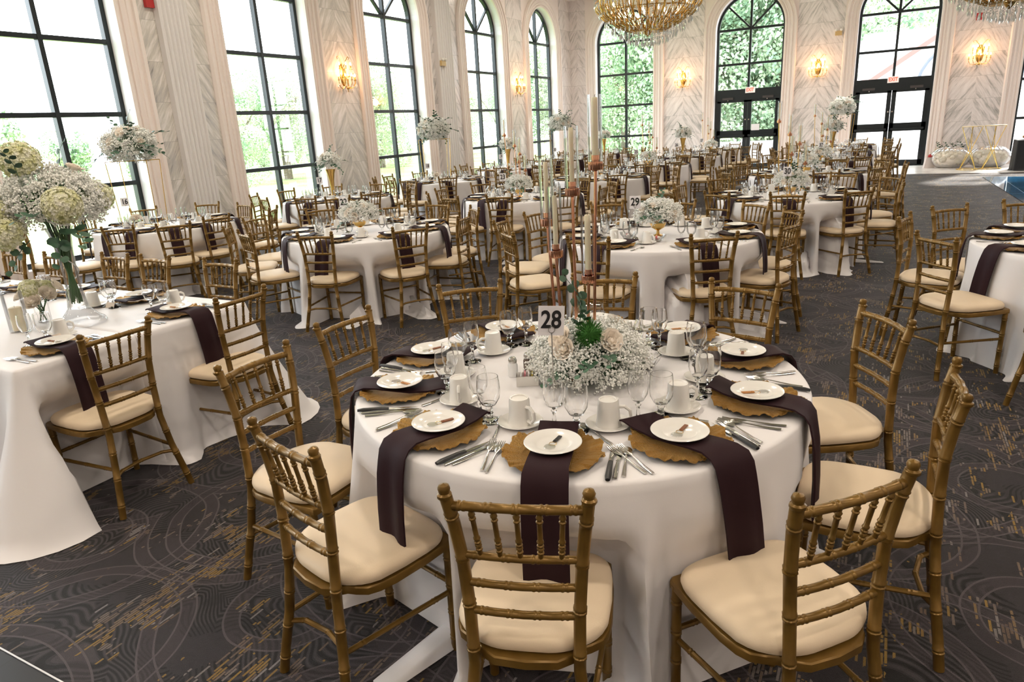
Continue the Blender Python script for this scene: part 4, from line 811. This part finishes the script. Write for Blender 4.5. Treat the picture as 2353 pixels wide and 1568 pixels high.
for p, s in (((-.02, -.03, .22), .8), ((.04, .03, .21), .7)): obj('hydrangea', HYD, o, p, sc=s)
o = obj('hurricane_candle', None, None, (-4.55, 2.12, TZ), 0, 'ivory pillar candle inside a tall clear glass cylinder on the head table', 'candle'); mb = MB(); mb.lathe([(.055, 0), (.055, .24), (.052, .24), (.052, .006), (0, .006)], 32); obj('glass_cylinder', mb.mesh('glass_cylinder', tglass), o); obj('candle', candle(.14, .036), o, (0, 0, .008)); obj('wick', WICK, o, (0, 0, .146))
def name_card(x, y, a, at):
    mb = MB(); mb.add([(-.045, -.018, 0), (.045, -.018, 0), (.045, 0, .036), (-.045, 0, .036), (.045, .018, 0), (-.045, .018, 0)], [(0, 1, 2, 3), (3, 2, 4, 5)]); o = obj('place_card', mb.mesh('place_card', M('ivory_card', (.80, .68, .56), .7), False), None, (x, y, TZ), a, 'folded ivory place card ' + at, 'place card', 'ivory place cards')
    r = random.Random(int(x * 99)); wv = MB(); wv.tube([(-.03 + .06 * i / 40, -.0115 + .0045 * sin(i * .9 + r.random()) * .4, .0150 + .0045 * sin(i * .9 + r.random())) for i in range(41)], .0007, 4); obj('script_lettering', wv.mesh('script_lettering', M('brown_ink', (.2, .05, .03), .6)), o)
name_card(-4.08, 2.05, pi / 2, 'behind the nearer right-end place setting'); name_card(-4.12, 2.80, pi / 2, 'behind the farther right-end place setting'); name_card(-4.55, 2.70, pi, 'behind the first window-side place setting')
# ---- condiments and dishes on table 28
o = obj('salt_shaker', None, None, (-1.335, 2.425, TZ), 0, 'glass salt shaker with steel cap beside the sugar caddy', 'salt shaker', None); mb = MB(); mb.lathe([(.0, 0), (.021, 0), (.021, .05), (.016, .062), (.0, .062)], 12); obj('jar', mb.mesh('jar', M('salt_glass', (.82, .82, .82), .15)), o); cp = MB(); cp.lathe([(.0175, .062), (.0185, .072), (.014, .084), (0, .087)], 20); CAP = cp.mesh('cap', steel); obj('cap', CAP, o)
o = obj('pepper_shaker', None, None, (-1.30, 2.50, TZ), 0, 'glass pepper shaker with steel cap behind the salt', 'pepper shaker'); mb = MB(); mb.lathe([(.0, 0), (.021, 0), (.021, .05), (.016, .062), (.0, .062)], 12); obj('jar', mb.mesh('jar', M('pepper_glass', (.16, .12, .10), .15)), o); obj('cap', CAP, o)
o = obj('sugar_caddy', None, None, (-1.235, 2.36, TZ), .5, 'white china sugar caddy full of packets beside the flowers', 'sugar caddy'); mb = MB(); mb.add([(x, y, z) for x in (-.045, .045) for y in (-.03, .03) for z in (0, .042)], [(0, 1, 3, 2), (4, 6, 7, 5), (0, 4, 5, 1), (2, 3, 7, 6), (0, 2, 6, 4)]); mb.add([(x, y, z) for x in (-.041, .041) for y in (-.026, .026) for z in (.003, .042)], [(0, 1, 3, 2), (4, 6, 7, 5), (0, 4, 5, 1), (2, 3, 7, 6), (0, 2, 6, 4)]); obj('caddy_box', mb.mesh('caddy_box', china, False), o)
for i, cc_ in enumerate(((.8, .8, .8), (.7, .25, .3), (.8, .8, .8), (.75, .6, .1), (.8, .8, .8))): mb = MB(); x = -.03 + i * .015; mb.box(x - .002, x + .002, -.022, .022, .006, .054 - (i % 2) * .004); obj('sugar_packet', mb.mesh('sugar_packet', M('packet', cc_, .6), False), o, rot=(0, .15, 0))
def glass_bowl(x, y, at, k):
    o = obj('glass_bowl', None, None, (x, y, TZ), 0, 'scalloped clear glass bowl of wrapped sweets ' + at, 'bowl', 'scalloped glass bowls'); mb = MB()
    mb.lathe([(.0, .0), (.03, 0), (.045, .012), (.062, .04), (.07, .062), (.066, .062), (.058, .04), (.04, .015), (0, .006)], 40, wob=lambda a, j: 1 + (.05 * sin(8 * a) if j in (3, 4, 5, 6) else 0)); obj('bowl', mb.mesh('bowl', glass if k else tglass), o)
    r = random.Random(int(y * 10))
    for i in range(9): b = MB(); a = r.uniform(0, 6.3); b.ball((0, 0, 0), .013, 8, 5, (1.2, 1, .8)); obj('wrapped_sweet', b.mesh('wrapped_sweet', M('wrapper', (.8, .76, .74) if i % 3 else (.6, .08, .08), .3)), o, (.03 * cos(a) * (i % 3) / 2, .03 * sin(a) * (i % 3) / 2, .022 + .009 * (i // 3)))
glass_bowl(-.845, 2.70, 'right of the flowers on table twenty-eight', 1); glass_bowl(-1.72, 5.85, 'in front of the flowers on table twenty-nine', 0); glass_bowl(-2.02, 5.95, 'left of the flowers on table twenty-nine', 0)
for p_ in ((-8.78, 5.8, '16'), (-8.5, 12.55, '18')):
    o = obj('posy', None, None, (p_[0], p_[1], TZ), 0, 'small posy of white roses in a glass ' + ON[p_[2]], 'flowers'); mb = MB(); mb.lathe([(.04, 0), (.04, .11), (.037, .11), (.037, .005), (0, .005)], 16); obj('glass', mb.mesh('posy_glass', tglass), o)
    for i in range(6): a = i * 1.05; obj('rose', ROSE, o, (.045 * cos(a) * (i > 0), .045 * sin(a) * (i > 0), .14 + .02 * (i == 0)), sc=1.4, rot=aim((cos(a) * (i > 0), sin(a) * (i > 0), 1)))

GS, GZ = .955, None
# ------------------------------------------------------------------ wall lights
def sconce(i, loc, rz, lab):
    o = obj('wall_sconce', None, None, loc, rz, lab, 'wall sconce', None)
    mb = MB(); mb.lathe([(0, -.02), (.05, -.02), (.09, -.01), (.10, 0), (0, 0)], 20); b0 = MB(); b0.xf(Matrix.Identity(4)); mb.xf(Matrix.Rotation(-pi / 2, 4, 'X')); mb.xf(Matrix.Diagonal((1, 1, 2.4, 1)))
    for s in (-1, 1): mb.tube([(0, -.03, .12), (s * .06, -.05, .26), (s * .14, -.06, .36), (s * .20, -.05, .34), (s * .17, -.04, .30)], [.010, .009, .008, .007, .005], 6)
    mb.ball((0, -.10, -.28), .035, 8, 6); mb.tube([(0, -.03, 0), (0, -.12, -.1), (0, -.1, -.36)], [.02, .018, .008], 8); obj('backplate', mb.mesh('backplate', brass), o)
    for (n_, R, z) in ((5, .27, -.10), (4, .20, .13)):
        for q in range(n_):
            a = pi + pi * (q + .5) / n_; x, y = R * cos(a), R * .75 * sin(a) - .03; am = MB()
            am.tube([(0, -.05, z - .12), (x * .35, y * .4, z - .19), (x * .8, y * .8, z - .17), (x, y, z - .08), (x, y, z - .03)], [.010, .008, .008, .007, .007], 6); am.lathe([(0, 0), (.03, .006), (.032, .012), (.008, .012)], 12, (x, y, z - .035)); am.lathe([(.011, 0), (.011, .07)], 10, (x, y, z - .025)); ar_ = obj('arm', am.mesh('arm', brass), o)
            bm = MB(); bm.lathe([(.004, 0), (.013, .012), (.016, .026), (.012, .044), (.005, .058), (.0005, .068)], 10, (x, y, z + .045)); obj('flame_bulb', bm.mesh('flame_bulb', bulb), ar_)
            cm = MB()
            for dx in (-.035, 0, .035): cm.lathe([(.0005, 0), (.009, -.02), (.011, -.035), (.0005, -.06)], 6, (x + dx, y, z - .10 - abs(dx)))
            obj('crystal_drops', cm.mesh('crystal_drops', crystal, False), ar_)
    for q in range(7): a = pi + pi * (q + .5) / 7; cm = MB(); cm.lathe([(.0005, 0), (.012, -.03), (.014, -.045), (.0005, -.08)], 6, (.2 * cos(a), .14 * sin(a), -.30)); obj('crystal_drop', cm.mesh('crystal_drop', crystal, False), o)
    l = D.lights.new('sconce_lamp', 'POINT'); l.energy = 16; l.color = (1, .50, .22); l.shadow_soft_size = .12; lo = D.objects.new('sconce_lamp', l); COL.objects.link(lo); lo.parent = o; lo.location = (0, -.24, .04)
for i, (yc, w_) in enumerate(((12.38, 'between the second and third windows'), (20.56, 'between the fourth and fifth windows'))): sconce(i, (XL + .012, yc, 3.07), pi / 2, 'lit gold crystal wall sconce, left wall ' + w_)
for i, (xc, w_) in enumerate(((-6.45, 'just left of the left double doors'), (-2.23, 'between the two double doors'), (1.99, 'right of the right double doors'))): sconce(2 + i, (xc, YB - .012, 3.07), 0, 'lit gold crystal wall sconce, far wall ' + w_)
# ------------------------------------------------------------------ chandeliers
def chandelier(x, y, zb, lab, sd):
    o = obj('chandelier', None, None, (x, y, zb), 0, lab, 'chandelier'); R = .86
    def bowl(q): return R * (1 - (1 - q) ** 2.2) ** .6 if q > 0 else .02    # radius against height fraction
    fm_ = MB()
    for t_, rr2 in ((0.30, .32), (.42, .58), (.60, .80), (.80, R), (1.3, R * .9), (1.9, R * .6)): fm_.tube([(rr2 * cos(a), rr2 * sin(a), t_) for a in [2 * pi * i / 40 for i in range(41)]], .009, 6, False)
    fm_.tube([(0, 0, .3), (0, 0, CZ - zb)], .02, 8); fm_.lathe([(0, .18), (.05, .22), (.10, .30), (.04, .40), (.02, .5)], 16); obj('gold_basket', fm_.mesh('gold_basket', brass), o)
    for i in range(36):
        a = 2 * pi * i / 36; am = MB(); am.tube([((rq) * cos(a + da), (rq) * sin(a + da), z) for rq, z, da in ((.06, .28, 0), (.30, .27, .05), (.56, .38, .1), (.80, .60, .12), (R, .85, .1), (R + .03, 1.0, .05), (R - .06, 1.12, 0), (R - .10, 1.02, 0))], [.012] * 7 + [.007], 6); am.tube([(q * cos(a + .09), q * sin(a + .09), z) for q, z in ((.30, .27), (.42, .42), (.58, .46), (.66, .56), (.60, .64))], [.010, .009, .008, .007, .006], 6); am.tube([(q * cos(a - .07), q * sin(a - .07), z) for q, z in ((.62, .43), (.78, .50), (.92, .66), (.93, .78), (.86, .84))], [.009, .008, .008, .007, .005], 6); obj('arm', am.mesh('arm', brass), o)
    for i in range(24):
        a = 2 * pi * (i + .5) / 24; q = (.52, .72)[i % 2]; bm = MB(); bm.lathe([(.004, 0), (.016, .015), (.020, .035), (.014, .06), (.0005, .085)], 8, (q * cos(a), q * sin(a), .55 + .1 * (i % 2))); obj('candle_bulb', bm.mesh('candle_bulb', bulb2), o)
    r = random.Random(sd); dm = MB(); dm.lathe([(.0005, .035), (.012, .0), (.016, -.025), (.0005, -.07)], 6); me = dm.mesh('crystal_drop', crystal, False); st = MB(); n_ = 0
    for rq, cnt, z in ((.10, 10, .06), (.22, 18, .09), (.36, 26, .13), (.50, 34, .21), (.64, 42, .30), (.76, 48, .43), (.86, 54, .58), (.94, 58, .74)):
        for i in range(cnt):
            a = 2 * pi * (i + r.random() * .3) / cnt; p = (rq * cos(a), rq * sin(a), z)
            if i % 2 == 0 and n_ < 98: obj('crystal_drop', me, o, p, r.random()); n_ += 1
            else: st.lathe([(.0005, .03), (.010, .0), (.013, -.02), (.0005, -.06)], 6, p)
            for q in range(1, 4): st.ball((p[0], p[1], z + .03 + q * .035), .0085, 6, 4)
    for k_ in range(14):
        a0 = 2 * pi * k_ / 14
        for q in range(26): t_ = q / 25; rr3 = .86 - .75 * t_; st.ball((rr3 * cos(a0), rr3 * sin(a0), .80 - .48 * sin(t_ * pi / 2) - .04 * sin(t_ * pi)), .010, 6, 4)
    obj('crystal_strands', st.mesh('crystal_strands', crystal, False), o, kind='stuff')
bulb2 = M('clear_lit_bulb', (1, .9, .75), .3, 0, .5, Emission_Color=(1, .72, .45, 1), Emission_Strength=5.)
chandelier(-4.02, 13.0, 3.02, 'large gold basket chandelier with crystal drops in front of the far windows', 1)
chandelier(1.32, 13.0, 2.84, 'crystal chandelier cut off at the top right corner', 2)

# ------------------------------------------------------------------ small fittings
def exit_sign(xc, lab):
    o = obj('exit_sign', None, None, (xc + .0, YB + .1, 2.545), 0, lab, 'exit sign'); mb = MB(); mb.box(-.15, .15, -.03, .03, -.09, .09); obj('housing', mb.mesh('housing', M('exit_housing', (.85, .80, .78), .5, Emission_Color=(1, .8, .75, 1), Emission_Strength=.25), False), o); obj('exit_lettering', digits_me('EXIT', .15, exit_red, .002, sx=.78, bold=.025), o, (0, -.032, 0))
    mb = MB(); mb.box(-.02, .02, .03, .1, -.05, .05); obj('bracket', mb.mesh('bracket', frame_m, False), o)
exit_sign(BWN[1] + .08, 'white EXIT sign with red letters over the left double doors'); exit_sign(BWN[2], 'white EXIT sign with red letters over the right double doors')
def strobe(loc, rz, lab):
    o = obj('fire_alarm', None, None, loc, rz, lab, 'fire alarm'); mb = MB(); mb.box(-.07, .07, -.06, 0, -.09, .09); obj('red_housing', mb.mesh('red_housing', red, False), o); mb = MB(); mb.box(.07, .10, -.05, -.01, -.06, .02); obj('strobe_lens', mb.mesh('strobe_lens', china, False), o)
strobe((XL + .012, 7.95, 3.99), pi / 2, 'red fire alarm box high on the left marble pier'); strobe((1.86, YB - .012, 4.05), 0, 'red fire alarm box above the right wall sconce')
def emerg(loc, rz, lab):
    o = obj('emergency_light', None, None, loc, rz, lab, 'emergency light', sc=.72); mb = MB(); mb.box(-.13, .13, -.09, 0, -.10, .08); obj('gold_box', mb.mesh('gold_box', M('beige_gold_box', (.60, .42, .18), .4), False), o)
    for s in (-1, 1): mb = MB(); mb.ball((s * .10, -.12, .11), .055, 12, 8); obj('lamp_head', mb.mesh('lamp_head', china), o)
emerg((XL + .155, 16.1, 3.47), pi / 2, 'gold twin-head emergency light on the fluted pilaster'); emerg((-1.72, YB - .012, 4.0), 0, 'gold twin-head emergency light left of the right double doors')
mb = MB(); mb.box(-.13, .13, -.002, .002, -.10, .10); obj('paper_notice', mb.mesh('paper_notice', card, False), None, (BWN[1] + .28, YB + .2, 1.36), 0, 'white paper notice taped to the glass of the left double doors', 'notice')

# ------------------------------------------------------------------ corner by the right doors
def gold_stand(x, y, lab):
    o = obj('gold_plinth_stand', None, None, (x, y, 0), .3, lab, 'stand', 'gold hourglass stands'); mb = MB()
    for i in range(4): a = i * pi / 2 + .4; b = a + 2.4; mb.tube([(.26 * cos(a), .26 * sin(a), .01), (.04 * cos(a + 1.2), .04 * sin(a + 1.2), .48), (.24 * cos(b), .24 * sin(b), 1.14)], .008, 6)
    for z, R in ((.01, .26), (1.14, .24)): mb.tube([(R * cos(a), R * sin(a), z) for a in [2 * pi * i / 24 for i in range(25)]], .009, 6, False)
    obj('wire_frame', mb.mesh('wire_frame', M('bright_gold', (.85, .60, .15), .25, 1)), o); mb = MB(); mb.lathe([(0, 1.150), (.25, 1.150), (.25, 1.142), (0, 1.142)], 24); obj('round_top', mb.mesh('round_top', M('pale_gold_top', (.8, .74, .58), .3, .3)), o)
gold_stand(1.92, 23.1, 'gold wire hourglass stand, left of the pair before the bagged flowers'); gold_stand(2.45, 23.2, 'gold wire hourglass stand, right of the pair before the bagged flowers')
bagm = thin('clear_plastic_bag', (.9, .9, .9), .8, .15)
def heap(x, y, lab, sd):
    o = obj('bagged_flowers', None, None, (x, y, 0), 0, lab, 'flowers'); r = random.Random(sd); mb = MB(); core = MB(); core.ball((0, 0, .22), .3, 14, 8, (1.25, .8, .72)); obj('flower_heap', core.mesh('flower_heap', petal), o)
    for _ in range(46):
        d = rnd(r)
        if d.z < -.45: d.z = -d.z
        obj('hydrangea', HYDW, o, (d.x * .36, d.y * .22, .23 + d.z * .19), sc=1.15, rot=aim(d))
    bg_ = MB(); bg_.grid(lambda u, v: ((.50 + .03 * sin(9 * u * 6.28)) * cos(2 * pi * u) * sin(pi * (.03 + .94 * v)) ** .8, (.36 + .02 * sin(7 * u * 6.28)) * sin(2 * pi * u) * sin(pi * (.03 + .94 * v)) ** .8, max(.004, .27 + .30 * cos(pi * (.03 + .94 * v)) + .012 * sin(20 * u * 6.28 + v * 9))), 60, 14, True); obj('plastic_bag', bg_.mesh('plastic_bag', bagm), o)
HYDW = hyd_me(.075, 160, M('white_hydrangea', (.84, .80, .70), .8, 0, .2)); HYDW.name = 'hydrangea_white'
heap(1.55, 23.95, 'heap of cream flowers in clear plastic on the floor, left one', 1); heap(2.48, 23.95, 'heap of cream flowers in clear plastic on the floor, right one', 2)
o = obj('leaning_sign', None, None, (1.95, 24.4, .5), 0, 'white framed notice lying on the bagged flowers', 'sign', rot=(-.5, .15, .1)); mb = MB(); mb.box(-.25, .25, -.01, .01, -.10, .14); obj('sign_board', mb.mesh('sign_board', card, False), o)
mb = MB(); [mb.box(-.18, .10 + .03 * (i % 2), -.013, -.011, .09 - i * .035, .10 - i * .035) for i in range(4)]; obj('printed_lines', mb.mesh('printed_lines', M('grey_print', (.2, .2, .2), .6), False), o)
o = obj('green_garland', None, None, (1.55, 24.35, .45), 0, 'sprigs of green leaves and white flowers above the bagged heap', 'foliage')
for i in range(9): obj('eucalyptus_sprig', SPR[i % 4], o, (-.3 + i * .075, .05 * sin(i), .02), sc=1.6, rot=aim((sin(i * 2), -.3, .7)))
for i in range(4): obj('rose', ROSE, o, (-.35 + i * .12, -.05, .02), sc=1.8, rot=aim((0, -.7, .7)))
o = obj('paper_bag', None, None, (1.03, 24.0, 0), .3, 'small white paper bag with a red top by the door jamb', 'bag'); mb = MB(); mb.add([(x * (1 if z == 0 else .7), y, z) for z in (0, .30) for x, y in ((-.14, -.06), (.14, -.06), (.14, .06), (-.14, .06))], [(0, 1, 5, 4), (1, 2, 6, 5), (2, 3, 7, 6), (3, 0, 4, 7), (0, 3, 2, 1)]); obj('bag_body', mb.mesh('bag_body', M('pink_white_paper', (.8, .72, .70), .6), False), o); mb = MB(); mb.ball((.02, 0, .32), .07, 10, 6); obj('red_wrapping', mb.mesh('red_wrapping', red), o)
mb = MB(); P_, cs = rect(-.9, .9, -.38, .38); me = cloth_mesh(P_, 5, 0, 0, .765, [cs[0]], .012, .02, dents=False); me.materials.clear(); me.materials.append(black_cloth)
o = obj('buffet_table', None, None, (3.78, 22.75, 0), 0, 'table under a black floor-length cloth at the right edge', 'table'); obj('black_tablecloth', me, o)
o = obj('bread_board', None, None, (3.25, 22.75, .766), 0, 'loaves of bread dusted with flour on the black-covered table', 'bread'); mb = MB(); mb.ball((0, 0, .07), .2, 16, 10, (1.2, .8, .4)); obj('crust', mb.mesh('crust', M('bread_crust', (.42, .20, .08), .6)), o)
mb = MB(); mb.ball((-.02, 0, .16), .14, 14, 8, (1.2, .8, .6)); obj('icing', mb.mesh('icing', M('pale_flour', (.72, .60, .55), .6)), o)
